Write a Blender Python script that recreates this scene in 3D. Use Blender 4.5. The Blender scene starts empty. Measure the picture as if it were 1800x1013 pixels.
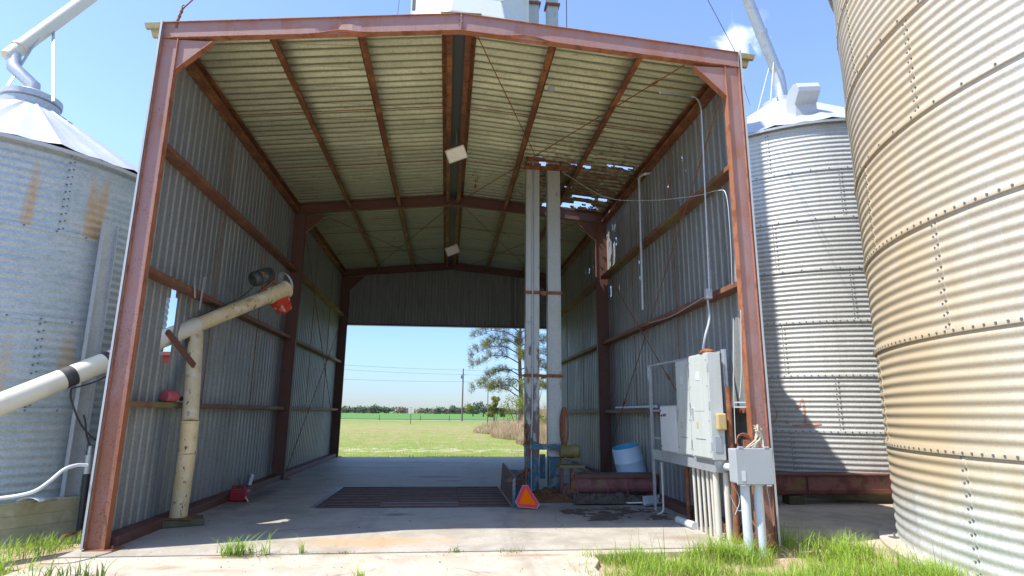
import bpy, bmesh, math, random
from mathutils import Vector, Matrix, noise
random.seed(7)
R_ = math.radians
scene = bpy.context.scene
col = scene.collection
V = Vector
# ------------------------------------------------------------ camera basis (metres, X right, Y into the shed, Z up)
CAMP = V((-.0383, 0, 1.6)); FOC = 1028.4; PIT, YAW, ROL = .2105, .1085, .0099
_F = V((math.sin(YAW)*math.cos(PIT), math.cos(YAW)*math.cos(PIT), math.sin(PIT)))
_R0 = V((math.cos(YAW), -math.sin(YAW), 0)); _U0 = _R0.cross(_F)
_R = math.cos(ROL)*_R0 + math.sin(ROL)*_U0
_U = -math.sin(ROL)*_R0 + math.cos(ROL)*_U0
def on(u, v, ax, val):
    "survey helper: the world point seen at photo pixel (u, v) on the plane axis=val"
    d = _F + _R*((u-900)/FOC) - _U*((v-506.5)/FOC)
    return CAMP + d*((val-CAMP[ax])/d[ax])
def fl(u, v, z=0.): return on(u, v, 2, z)
def wx(u, v, x): return on(u, v, 0, x)
def wy(u, v, y): return on(u, v, 1, y)

# ------------------------------------------------------------ mesh builder
class MB:
    def __init__(s, xf=None): s.v=[]; s.f=[]; s.m=[]; s.xf=xf; s.mi=0
    def add(s, vs, fs):
        b=len(s.v); s.v += [V(p) for p in vs]; s.f += [tuple(b+i for i in f) for f in fs]; s.m += [s.mi]*len(fs); return s
    def box(s, a, b, M=None):
        x0,y0,z0=a; x1,y1,z1=b
        vs=[V(p) for p in ((x0,y0,z0),(x1,y0,z0),(x1,y1,z0),(x0,y1,z0),(x0,y0,z1),(x1,y0,z1),(x1,y1,z1),(x0,y1,z1))]
        if M: vs=[M@p for p in vs]
        return s.add(vs, ((0,3,2,1),(4,5,6,7),(0,1,5,4),(1,2,6,5),(2,3,7,6),(3,0,4,7)))
    def cbox(s, c, size, M=None):
        c=V(c); h=V(size)/2
        if M is None: return s.box(c-h, c+h)
        return s.box(-h, h, Matrix.Translation(c)@M.to_4x4())
    def bar(s, p, q, w, h, up=(0,0,1)):
        p=V(p); q=V(q); d=(q-p); L=d.length; d.normalize(); upv=V(up)
        if abs(d.dot(upv))>.99: upv=V((0,1,0))
        sx=d.cross(upv).normalized(); uz=sx.cross(d)
        vs=[]
        for e in (p,q):
            for a,b in ((-1,-1),(1,-1),(1,1),(-1,1)): vs.append(e+sx*a*w/2+uz*b*h/2)
        return s.add(vs, ((0,1,2,3),(7,6,5,4),(0,4,5,1),(1,5,6,2),(2,6,7,3),(3,7,4,0)))
    def tube(s, pts, r, n=10, caps=True, r2=None):
        pts=[V(p) for p in pts]; m=len(pts); rings=[]; prev=None
        for i,p in enumerate(pts):
            d=((pts[min(i+1,m-1)]-pts[max(i-1,0)])).normalized()
            if prev is None:
                a=V((0,0,1)) if abs(d.z)<.9 else V((1,0,0)); x=d.cross(a).normalized()
            else: x=(prev-d*prev.dot(d)).normalized()
            prev=x; y=d.cross(x)
            rr=r if r2 is None else r+(r2-r)*i/(m-1)
            if isinstance(r,(list,tuple)): rr=r[i]
            rings.append([p+(x*math.cos(2*math.pi*k/n)+y*math.sin(2*math.pi*k/n))*rr for k in range(n)])
        vs=[q for g in rings for q in g]; fs=[]
        for i in range(m-1):
            for k in range(n): fs.append((i*n+k,i*n+(k+1)%n,(i+1)*n+(k+1)%n,(i+1)*n+k))
        if caps: fs += [tuple(reversed(range(n))), tuple(range((m-1)*n,m*n))]
        return s.add(vs,fs)
    def cyl(s, p, q, r, n=20, r2=None): return s.tube([p,q], r, n, True, r2)
    def lathe(s, c, prof, n=32, axis=(0,0,1)):
        ax=V(axis).normalized(); a=V((1,0,0)) if abs(ax.x)<.9 else V((0,1,0)); x=ax.cross(a).normalized(); y=ax.cross(x); c=V(c)
        vs=[c+ax*z+(x*math.cos(2*math.pi*k/n)+y*math.sin(2*math.pi*k/n))*r for r,z in prof for k in range(n)]
        fs=[(i*n+k,i*n+(k+1)%n,(i+1)*n+(k+1)%n,(i+1)*n+k) for i in range(len(prof)-1) for k in range(n)]
        return s.add(vs,fs)
    def poly(s, pts, thick=0, d=(0,0,1)):
        n=len(pts); pts=[V(p) for p in pts]
        if not thick: return s.add(pts,[tuple(range(n))])
        o=V(d)*thick
        return s.add(pts+[p+o for p in pts],[tuple(reversed(range(n))),tuple(range(n,2*n))]+[(i,(i+1)%n,n+(i+1)%n,n+i) for i in range(n)])
    def sphere(s, c, r, n=10, sc=(1,1,1)):
        c=V(c); vs=[]; fs=[]
        for i in range(n+1):
            t=math.pi*i/n
            for k in range(n*2):
                a=math.pi*k/n; vs.append(c+V((math.sin(t)*math.cos(a)*sc[0],math.sin(t)*math.sin(a)*sc[1],math.cos(t)*sc[2]))*r)
        m=n*2
        for i in range(n):
            for k in range(m): fs.append((i*m+k,(i+1)*m+k,(i+1)*m+(k+1)%m,i*m+(k+1)%m))
        return s.add(vs,fs)
    def build(s, name, mats, parent=None, smooth=False, bevel=0):
        me=bpy.data.meshes.new(name)
        vs=[s.xf(p) for p in s.v] if s.xf else s.v
        me.from_pydata([tuple(p) for p in vs],[],s.f)
        if not isinstance(mats,(list,tuple)): mats=[mats]
        for m in mats: me.materials.append(m)
        me.polygons.foreach_set('material_index', s.m)
        if smooth: me.polygons.foreach_set('use_smooth',[True]*len(s.f))
        me.update()
        if smooth=='auto' or smooth is True:
            try: me.set_sharp_from_angle(angle=R_(38))
            except Exception: pass
        o=bpy.data.objects.new(name,me); col.objects.link(o)
        if parent:
            o.parent=parent
            if parent.type=='EMPTY': o.matrix_parent_inverse=Matrix.Translation(-V(parent.location))
        if bevel:
            b=o.modifiers.new('bevel','BEVEL'); b.width=bevel; b.segments=2; b.limit_method='ANGLE'; b.angle_limit=R_(40)
        return o
def thing(name,label,cat,loc=(0,0,0),group=None):
    o=bpy.data.objects.new(name,None); col.objects.link(o); o.location=loc; o.empty_display_size=.2
    o['label']=label; o['category']=cat
    if group: o['group']=group
    return o
def tag(o,label,cat,group=None,kind=None):
    if label: o['label']=label
    if cat: o['category']=cat
    if group: o['group']=group
    if kind: o['kind']=kind
    return o
def struct(o): o['kind']='structure'; return o

# ------------------------------------------------------------ materials
def ramp(nt, fac, a, b, ca=(0,0,0,1), cb=(1,1,1,1)):
    r=nt.nodes.new('ShaderNodeValToRGB'); r.color_ramp.elements[0].position=a; r.color_ramp.elements[1].position=b
    r.color_ramp.elements[0].color=ca; r.color_ramp.elements[1].color=cb
    nt.links.new(fac, r.inputs[0]); return r.outputs[0]
def tc(nt, sc=(1,1,1)):
    t=nt.nodes.new('ShaderNodeTexCoord'); m=nt.nodes.new('ShaderNodeMapping'); m.inputs['Scale'].default_value=sc
    nt.links.new(t.outputs['Object'], m.inputs['Vector']); return m.outputs[0]
def noi(nt, scale, sc=(1,1,1), detail=6, rough=.6, dist=0):
    n=nt.nodes.new('ShaderNodeTexNoise'); n.inputs['Scale'].default_value=scale; n.inputs['Detail'].default_value=detail
    n.inputs['Roughness'].default_value=rough; n.inputs['Distortion'].default_value=dist
    nt.links.new(tc(nt,sc), n.inputs['Vector']); return n.outputs['Fac']
def mth(nt, op, a, b=None, c=None, clamp=False):
    m=nt.nodes.new('ShaderNodeMath'); m.operation=op; m.use_clamp=clamp
    for i,x in enumerate((a,b,c)):
        if x is None: continue
        if isinstance(x,(int,float)): m.inputs[i].default_value=x
        else: nt.links.new(x,m.inputs[i])
    return m.outputs[0]
def mixc(nt, fac, a, b, mode='MIX'):
    m=nt.nodes.new('ShaderNodeMix'); m.data_type='RGBA'; m.blend_type=mode
    if isinstance(fac,(int,float)): m.inputs[0].default_value=fac
    else: nt.links.new(fac,m.inputs[0])
    for i,x in ((6,a),(7,b)):
        if isinstance(x,(tuple,list)): m.inputs[i].default_value=(*x[:3],1)
        else: nt.links.new(x,m.inputs[i])
    return m.outputs[2]
def mat(name, base, rough=.6, metal=0., layers=(), bump=0, bscale=30, bsc=(1,1,1), trans=0, spec=.5, hook=None, var=0.):
    """layers: (colour, noise scale, lo, hi, amount, stretch) laid over the base where the noise is between lo and hi"""
    m=bpy.data.materials.new(name); m.use_nodes=True; nt=m.node_tree; p=nt.nodes['Principled BSDF']
    p.inputs['Roughness'].default_value=rough; p.inputs['Metallic'].default_value=metal; p.inputs['Specular IOR Level'].default_value=spec
    c=nt.nodes.new('ShaderNodeRGB'); c.outputs[0].default_value=(*base,1); c=c.outputs[0]
    if var:
        n=noi(nt,2.2,detail=4); v=ramp(nt,n,.3,.7,(1-var,1-var,1-var,1),(1+var*.6,1+var*.6,1+var*.6,1)); c=mixc(nt,1,c,v,'MULTIPLY')
    for L in layers:
        colr,scl,lo,hi,amt=L[:5]; st=L[5] if len(L)>5 else (1,1,1)
        n=noi(nt,scl,st); f=mth(nt,'MULTIPLY',ramp(nt,n,lo,hi),amt); c=mixc(nt,f,c,colr)
        if metal>0:
            pass
    if hook: c=hook(nt,c,p)
    nt.links.new(c,p.inputs['Base Color'])
    if bump:
        n=noi(nt,bscale,bsc,8,.7); b=nt.nodes.new('ShaderNodeBump'); b.inputs['Strength'].default_value=bump; b.inputs['Distance'].default_value=.01
        nt.links.new(n,b.inputs['Height']); nt.links.new(b.outputs[0],p.inputs['Normal'])
    if trans:
        out=nt.nodes['Material Output']; t=nt.nodes.new('ShaderNodeBsdfTranslucent'); nt.links.new(c,t.inputs['Color'])
        mx=nt.nodes.new('ShaderNodeMixShader'); mx.inputs[0].default_value=trans
        nt.links.new(p.outputs[0],mx.inputs[1]); nt.links.new(t.outputs[0],mx.inputs[2]); nt.links.new(mx.outputs[0],out.inputs['Surface'])
    return m
def spangle(sc=38, amt=.25):
    def h(nt,c,p):
        v=nt.nodes.new('ShaderNodeTexVoronoi'); v.inputs['Scale'].default_value=sc; nt.links.new(tc(nt),v.inputs['Vector'])
        g=mth(nt,'MULTIPLY_ADD',v.outputs['Color'],amt,1-amt*.55)
        n=noi(nt,1.3,(1,1,1),5); r=ramp(nt,n,.25,.75,(.38,.38,.38,1),(.62,.62,.62,1)); nt.links.new(r,p.inputs['Roughness'])
        return mixc(nt,1,c,g,'MULTIPLY')
    return h
def sheets(sc,amt,ax,wd):
    def h(nt,c,p):
        c=spangle(sc,amt)(nt,c,p); y=axis_of(nt,ax); q=mth(nt,'DIVIDE',y,wd)
        wn=nt.nodes.new('ShaderNodeTexWhiteNoise'); wn.noise_dimensions='1D'; nt.links.new(mth(nt,'FLOOR',q),wn.inputs['W'])
        c=mixc(nt,1.,c,mth(nt,'MULTIPLY_ADD',wn.outputs['Value'],.22,.86),'MULTIPLY')
        lap=mth(nt,'LESS_THAN',mth(nt,'FRACT',q),.012); return mixc(nt,mth(nt,'MULTIPLY',lap,.6),c,(.10,.08,.06))
    return h
def axis_of(nt, k):
    t=nt.nodes.new('ShaderNodeTexCoord'); s=nt.nodes.new('ShaderNodeSeparateXYZ'); nt.links.new(t.outputs['Object'],s.inputs[0]); return s.outputs[k]
M={}
def base_rust(cc):
    def h(nt,c,p):
        z=axis_of(nt,2); f=mth(nt,'SUBTRACT',1.,mth(nt,'DIVIDE',z,3.2),clamp=True)
        n=noi(nt,2.6,(1,1,.5),9,.7); g=ramp(nt,mth(nt,'ADD',mth(nt,'MULTIPLY',f,.22),n),.56,.72)
        c=mixc(nt,mth(nt,'MULTIPLY',g,.8),c,cc)
        s2=noi(nt,55,(1,1,1),3); m2=noi(nt,1.7,(1,1,1),4); q=mth(nt,'MULTIPLY',ramp(nt,s2,.57,.64),ramp(nt,mth(nt,'ADD',m2,mth(nt,'MULTIPLY',f,.15)),.5,.62))
        return mixc(nt,mth(nt,'MULTIPLY',q,.7),c,(.11,.035,.018))
    return h
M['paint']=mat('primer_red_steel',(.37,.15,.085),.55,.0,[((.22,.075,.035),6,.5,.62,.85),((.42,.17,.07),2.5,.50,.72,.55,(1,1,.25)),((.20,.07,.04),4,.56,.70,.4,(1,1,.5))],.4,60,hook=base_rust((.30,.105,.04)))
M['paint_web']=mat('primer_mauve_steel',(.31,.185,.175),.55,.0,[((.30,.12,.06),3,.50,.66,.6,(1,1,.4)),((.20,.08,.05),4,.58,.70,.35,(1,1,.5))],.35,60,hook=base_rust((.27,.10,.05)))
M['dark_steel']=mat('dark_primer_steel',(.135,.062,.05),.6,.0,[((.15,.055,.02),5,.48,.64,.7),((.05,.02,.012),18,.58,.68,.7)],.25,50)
M['rust']=mat('rusted_steel',(.21,.075,.032),.8,.0,[((.36,.15,.05),9,.5,.66,.8),((.07,.03,.02),14,.52,.66,.8)],.4,70)
M['purlin']=mat('rusting_purlin_steel',(.17,.062,.028),.7,.0,[((.34,.14,.045),5,.48,.62,.8,(1,.4,1)),((.05,.02,.012),16,.52,.66,.8)],.3,60)
def moss_hook(nt,c,p):
    n=noi(nt,1.1,(1,1,1),5); f=mth(nt,'MULTIPLY',ramp(nt,n,.44,.58),.8); return mixc(nt,f,c,(.20,.19,.06))
M['girt']=mat('girt_steel',(.20,.085,.05),.65,.0,[((.34,.15,.07),5,.5,.66,.6),((.06,.025,.015),18,.56,.68,.7)],.3,60)
M['girt_moss']=mat('girt_steel_mossy',(.20,.09,.05),.7,.0,[((.06,.025,.015),18,.56,.68,.7)],.3,60,hook=moss_hook)
M['wall']=mat('galvanised_wall_sheet',(.29,.305,.30),.5,.3,[((.30,.33,.33),3,.5,.62,.5,(8,8,.25)),((.17,.16,.14),2,.55,.7,.5,(2,2,.6)),((.30,.31,.30),60,.6,.66,.3)],.12,90,hook=sheets(45,.3,1,.82))
M['roof']=mat('galvanised_roof_sheet',(.44,.445,.31),.36,.7,[((.32,.325,.21),2.5,.5,.65,.6,(.3,3,1)),((.2,.15,.1),5,.62,.72,.5)],.1,80,hook=sheets(40,.25,1,.594))
def roof_rust(nt,c,p):
    c=sheets(40,.25,1,.594)(nt,c,p)
    x=axis_of(nt,0); y=axis_of(nt,1)
    d=mth(nt,'SQRT',mth(nt,'ADD',mth(nt,'POWER',mth(nt,'SUBTRACT',x,3.0),2.),mth(nt,'POWER',mth(nt,'MULTIPLY',mth(nt,'SUBTRACT',y,13.3),.7),2.)))
    f=mth(nt,'SUBTRACT',1.,mth(nt,'DIVIDE',d,2.3),clamp=True); n=noi(nt,7,(1,2.5,1),8)
    f=mth(nt,'MULTIPLY',ramp(nt,mth(nt,'ADD',mth(nt,'MULTIPLY',f,.35),n),.62,.76),.85)
    return mixc(nt,f,c,(.17,.10,.055))
M['roof_r']=mat('galvanised_roof_sheet_rusting',(.44,.445,.31),.36,.7,[((.32,.325,.21),2.5,.5,.65,.6,(.3,3,1))],.1,80,hook=roof_rust)
M['galv']=mat('galvanised_steel',(.50,.53,.55),.42,.55,[((.38,.40,.42),5,.5,.65,.5)],.1,90,hook=spangle(60,.25))
M['galv_bright']=mat('bright_galvanised_roof',(.48,.50,.52),.45,.3,[((.5,.5,.5),3,.55,.72,.35)],.06,60,hook=spangle(30,.12))
M['trim']=mat('pale_flashing',(.45,.46,.48),.5,.2,[((.4,.36,.33),6,.55,.7,.5)],.1,60)
M['cream']=mat('old_cream_paint',(.64,.52,.30),.5,.0,[((.50,.40,.18),2.2,.5,.7,.7),((.09,.06,.04),13,.615,.65,.95,(1,1,.6)),((.35,.20,.08),5,.6,.7,.7),((.74,.67,.52),4,.5,.6,.6)],.15,60)
M['cream_out']=mat('weathered_off_white_paint',(.62,.60,.50),.5,.0,[((.48,.46,.34),3,.5,.7,.6,(1,1,1)),((.2,.16,.1),24,.68,.72,.7)],.1,60)
M['red']=mat('red_paint',(.52,.045,.02),.5,.0,[((.65,.5,.35),8,.55,.6,.8),((.12,.03,.02),14,.6,.66,.8)],.1,60)
M['red_plastic']=mat('red_plastic',(.36,.018,.025),.4,.0,[((.2,.03,.03),6,.5,.7,.6)],.06,60)
M['red_faded']=mat('faded_red_plastic',(.42,.08,.10),.5,.0,[((.25,.12,.1),9,.5,.7,.6)],.06,60)
M['white']=mat('white_plastic',(.60,.62,.63),.4,.0,[((.5,.5,.48),6,.5,.72,.5)],.05,50)
M['barrel']=mat('pale_blue_plastic',(.46,.60,.72),.45,.0,[((.50,.66,.80),3,.45,.7,.6),((.3,.42,.55),12,.6,.7,.35)],.05,40)
M['barrel_in']=mat('blue_plastic_inside',(.08,.42,.62),.5,.0,[((.1,.3,.45),5,.5,.7,.5)])
M['enclosure']=mat('pale_grey_enclosure_paint',(.50,.54,.52),.4,.0,[((.40,.42,.37),2.5,.46,.66,.6,(2,2,.35)),((.3,.25,.18),20,.63,.70,.6),((.62,.64,.62),8,.6,.7,.4,(1,1,3))],.05,50)
M['enclosure2']=mat('grey_plastic_enclosure',(.36,.39,.42),.45,.0,[((.40,.42,.45),4,.5,.7,.5)],.05,60)
M['pvc']=mat('weathered_pvc',(.56,.54,.47),.5,.0,[((.42,.38,.30),4,.5,.7,.6,(1,1,.5))],.05,60)
M['pvc_grey']=mat('pale_grey_pvc',(.58,.62,.66),.45,.0,[((.48,.5,.52),4,.5,.7,.5)],.05,60)
M['black']=mat('black_rubber',(.025,.025,.027),.6,.0,[((.10,.10,.09),9,.55,.7,.5)])
M['black_white']=mat('taped_black_pipe',(.03,.03,.035),.5,.0,[((.5,.5,.5),7,.6,.63,.9,(1,1,.35))])
M['motor_green']=mat('worn_green_motor_paint',(.055,.068,.055),.5,.2,[((.22,.25,.23),7,.54,.66,.6),((.02,.02,.02),10,.55,.65,.8)],.1,50)
M['motor_olive']=mat('mossy_motor_paint',(.17,.15,.05),.75,.0,[((.26,.23,.08),6,.5,.65,.7),((.2,.09,.04),9,.56,.66,.8)],.3,50)
M['pink']=mat('faded_pink_red_paint',(.27,.10,.095),.6,.0,[((.20,.17,.06),2.5,.5,.62,.75),((.14,.045,.035),3.5,.5,.6,.8),((.07,.03,.02),16,.6,.7,.8)],.2,50)
M['blue_paint']=mat('worn_blue_paint',(.05,.15,.20),.6,.2,[((.24,.25,.24),9,.48,.58,.9),((.12,.05,.03),7,.55,.64,.8)],.2,50)
M['leg']=mat('galvanised_leg_trunk',(.43,.45,.42),.5,.3,[((.40,.42,.33),2.5,.48,.66,.7,(4,4,.5)),((.2,.12,.07),5,.63,.7,.8,(1,1,.3))],.12,70,hook=spangle(40,.2))
def leg_rust(nt,c,p):
    z=axis_of(nt,2); f=mth(nt,'SUBTRACT',1.,mth(nt,'DIVIDE',z,3.6),clamp=True); n=noi(nt,5,(2,2,.7),8)
    f=ramp(nt,mth(nt,'ADD',mth(nt,'MULTIPLY',f,.36),n),.62,.72); return mixc(nt,mth(nt,'MULTIPLY',f,.85),c,(.12,.065,.045))
M['leg_rust']=mat('galvanised_leg_trunk_rusting',(.43,.45,.42),.5,.3,[((.40,.42,.33),2.5,.48,.66,.7,(4,4,.5))],.15,70,hook=leg_rust)
M['tank']=mat('weathered_pale_tank_paint',(.58,.63,.60),.45,.1,[((.60,.56,.40),2,.5,.68,.7,(.4,.4,2)),((.5,.38,.2),7,.64,.72,.6)],.1,30)
M['wood']=mat('mossy_timber',(.10,.095,.05),.9,.0,[((.06,.08,.035),5,.45,.6,.7),((.16,.12,.08),12,.55,.7,.6)],.4,40)
M['orange']=mat('fluorescent_orange',(1.0,.15,.003),.8,.0,[((.85,.12,.01),5,.5,.8,.4)],spec=0.)
M['red_refl']=mat('red_reflective',(.62,.012,.015),.35,.0,[((.5,.01,.01),5,.5,.8,.4)])
M['sil']=mat('silver_edge',(.7,.7,.7),.35,.5)
M['rope']=mat('frayed_rope',(.55,.50,.40),.9,.0,[((.3,.25,.18),30,.5,.6,.6)])
M['copper']=mat('copper_wire_coil',(.42,.16,.09),.5,.2,[((.2,.08,.05),20,.5,.6,.6)])
M['wire']=mat('pale_wire',(.5,.52,.52),.5,.2)
M['dark_wire']=mat('dark_wire',(.06,.06,.07),.6,.2)
M['amber']=mat('yellowed_lens',(.50,.38,.17),.3,.0,[((.35,.3,.2),14,.5,.7,.7)])
M['lens']=mat('lamp_glass',(.75,.74,.66),.2,.0,[((.6,.55,.42),5,.5,.7,.5)])
M['grey_dark']=mat('dark_grey_paint',(.12,.13,.13),.6)
M['spray']=mat('orange_spray_paint',(.60,.25,.16),.7,.0,[((.58,.50,.46),12,.45,.62,.85)])
M['grate']=mat('pit_grate_steel',(.11,.06,.045),.8,.0,[((.16,.075,.05),5,.5,.62,.8),((.03,.03,.035),8,.5,.6,.6)],.2,40)
M['grate_lit']=mat('pit_grate_lit_bar',(.22,.13,.10),.7,.1,[((.12,.07,.05),5,.5,.62,.8)],.2,40)  # lighter bar colour, paints lit bar tops into the grate
M['grate_edge']=mat('worn_steel_edge',(.20,.22,.25),.45,.6,[((.10,.06,.05),6,.55,.65,.7)])
M['pit']=mat('pit_darkness_concrete',(.06,.05,.045),.9,.0,[((.03,.03,.03),3,.4,.6,.5)])
M['debris']=mat('dark_grain_debris',(.115,.088,.066),.95,.0,[((.11,.075,.05),25,.5,.6,.7),((.02,.017,.014),12,.5,.62,.7)],.8,60)
M['debris_rusty']=mat('rusty_orange_debris',(.17,.075,.025),.95,.0,[((.06,.03,.015),12,.5,.62,.8)],.8,60)
M['siding']=mat('red_barn_siding',(.30,.05,.04),.6,.0,[((.2,.04,.03),4,.5,.7,.5)])
M['bark']=mat('pine_bark',(.16,.115,.09),.9,.0,[((.08,.055,.045),6,.5,.62,.8,(1,1,.3))],.6,20)
M['needles']=mat('pine_needles',(.28,.30,.08),.6,.0,[((.22,.20,.05),.8,.45,.6,.8),((.06,.09,.025),1.6,.5,.62,.7)],trans=.35)
M['far_leaf']=mat('far_evergreen_foliage_hazed',(.10,.125,.08),.8,.0,[((.10,.12,.055),.12,.45,.6,.7)],trans=.2)  # colour paled to stand in for distance haze
M['far_bare']=mat('far_bare_woods_hazed',(.26,.21,.17),.9,.0,[((.22,.17,.12),.1,.45,.6,.7),((.12,.11,.07),.3,.5,.6,.6)],trans=.2)  # lightened too, haze is put into the colour
M['sedge']=mat('dry_broomsedge',(.46,.33,.20),.8,.0,[((.56,.46,.30),.9,.45,.6,.7),((.24,.24,.08),1.1,.54,.62,.8)],trans=.4)
M['shrub']=mat('yellow_green_leaves',(.20,.25,.035),.6,.0,[((.30,.30,.05),1.5,.45,.6,.7),((.09,.14,.03),2.5,.5,.62,.7)],trans=.4)
M['grass']=mat('fresh_grass_blades',(.30,.46,.05),.5,.0,[((.38,.42,.09),2.5,.5,.66,.7),((.08,.16,.025),4,.52,.66,.7)],trans=.45)
M['weed']=mat('weed_blades',(.12,.20,.03),.5,.0,[((.28,.27,.08),6,.55,.66,.7)],trans=.4)
M['wood_pole']=mat('weathered_pole_wood',(.14,.12,.10),.9)
M['sign']=mat('white_sign_face',(.72,.70,.68),.5,.0)

# -- galvanised bin walls
def bin_mat(name, base, stain=None, extra=(), cyl=None):
    def h(nt,c,p):
        c=spangle(55,.3)(nt,c,p)
        if cyl:
            cx,cy,pz,step=cyl
            x=axis_of(nt,0); y=axis_of(nt,1); z=axis_of(nt,2)
            a=mth(nt,'ARCTAN2',mth(nt,'SUBTRACT',y,cy),mth(nt,'SUBTRACT',x,cx))
            zi=mth(nt,'FLOOR',mth(nt,'DIVIDE',z,pz)); ai=mth(nt,'FLOOR',mth(nt,'ADD',mth(nt,'DIVIDE',a,step),mth(nt,'MULTIPLY',zi,.5)))
            cb=nt.nodes.new('ShaderNodeCombineXYZ'); nt.links.new(zi,cb.inputs[0]); nt.links.new(ai,cb.inputs[1])
            wn=nt.nodes.new('ShaderNodeTexWhiteNoise'); nt.links.new(cb.outputs[0],wn.inputs['Vector'])
            c=mixc(nt,1.,c,mth(nt,'MULTIPLY_ADD',wn.outputs['Value'],.16,.88),'MULTIPLY')
            st=noi(nt,5,(1,1,.07),6); c=mixc(nt,mth(nt,'MULTIPLY',ramp(nt,st,.52,.68),.28),c,(.36,.34,.29))
        if stain: c=stain(nt,c)
        return c
    return mat(name,base,.5,.22,[((.62,.63,.60),1.4,.5,.68,.4,(1,1,4)),*extra],.05,120,hook=h)
BX,BY,BR=9.826,5.222,4.54
def big_stain(nt,c):
    x=axis_of(nt,0); y=axis_of(nt,1); z=axis_of(nt,2)
    d=mth(nt,'ADD',mth(nt,'MULTIPLY',mth(nt,'SUBTRACT',x,BX),-.80/BR),mth(nt,'MULTIPLY',mth(nt,'SUBTRACT',y,BY),.60/BR))
    n=noi(nt,1.6,(1,1,.5),6)
    f=ramp(nt,mth(nt,'ADD',d,mth(nt,'MULTIPLY',mth(nt,'SUBTRACT',n,.5),.35)),.60,.93)
    zf=ramp(nt,mth(nt,'ADD',z,mth(nt,'MULTIPLY',mth(nt,'SUBTRACT',n,.5),.8)),.45,.95)
    sm=nt.nodes.new('ShaderNodeMath')
    return mixc(nt,mth(nt,'MULTIPLY',mth(nt,'MULTIPLY',f,zf),.85),c,(.60,.46,.27))
M['bin_big']=bin_mat('galvanised_bin_sheet_stained',(.56,.58,.56),big_stain,[((.62,.60,.54),2.0,.5,.66,.3,(1,1,3))],(BX,BY,1.268,2*math.pi/9))
M['bin_back']=bin_mat('galvanised_bin_sheet',(.60,.61,.59),None,(),(9.34,14.47,1.118,2*math.pi/8))
LX,LY,LR=-7.41,10.20,2.475
def streaks(nt,c):
    for ang,w,z0,z1,amt in LEFT_STREAKS:
        x=axis_of(nt,0); y=axis_of(nt,1); z=axis_of(nt,2)
        a=mth(nt,'ARCTAN2',mth(nt,'SUBTRACT',y,LY),mth(nt,'SUBTRACT',x,LX))
        d=mth(nt,'ABSOLUTE',mth(nt,'DIVIDE',mth(nt,'SUBTRACT',a,ang),w))
        n=noi(nt,9,(1,1,.10),6); n2=noi(nt,16,(1,1,.8),6)
        f=ramp(nt,mth(nt,'ADD',mth(nt,'SUBTRACT',1.,d),mth(nt,'MULTIPLY',mth(nt,'SUBTRACT',n,.5),2.2)),.05,.75)
        f=mth(nt,'MULTIPLY',f,ramp(nt,n2,.3,.62,(.45,.45,.45,1),(1,1,1,1)))
        top=mth(nt,'DIVIDE',mth(nt,'SUBTRACT',z1,z),(z1-z0))
        g=mth(nt,'MULTIPLY',mth(nt,'GREATER_THAN',z,z0),ramp(nt,mth(nt,'ADD',top,mth(nt,'MULTIPLY',mth(nt,'SUBTRACT',n,.5),.8)),.0,.45))
        c=mixc(nt,mth(nt,'MULTIPLY',mth(nt,'MULTIPLY',f,g),amt),c,(.50,.30,.11))
    return c
def bin_hit(u,v,cx,cy,R):
    d=_F+_R*((u-900)/FOC)-_U*((v-506.5)/FOC); n=math.hypot(d.x,d.y); ex,ey=d.x/n,d.y/n
    X=cx-CAMP.x; Y=cy; b=X*ex+Y*ey; q=R*R-(X*X+Y*Y-b*b); t=b-math.sqrt(max(q,0))
    return math.atan2(ey*t-Y, ex*t-X), CAMP.z+t*d.z/n
a1=bin_hit(58,330,LX,LY,LR)[0]; a2=bin_hit(168,370,LX,LY,LR)[0]; a3=bin_hit(12,600,LX,LY,LR)[0]; a4=bin_hit(125,590,LX,LY,LR)[0]
LEFT_STREAKS=[(a1,.04,4.04,5.15,.85),(a2,.075,4.04,5.05,.9),(a4,.07,1.9,2.78,.7),(a3,.045,1.6,2.78,.45)]
M['bin_left']=bin_mat('galvanised_bin_sheet_mottled',(.42,.50,.54),streaks,[((.30,.35,.37),11,.50,.64,.4,(1,1,1.6)),((.52,.56,.57),3,.5,.65,.5,(1,1,3))],(-7.41,10.20,1.23,2*math.pi/6))

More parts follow.
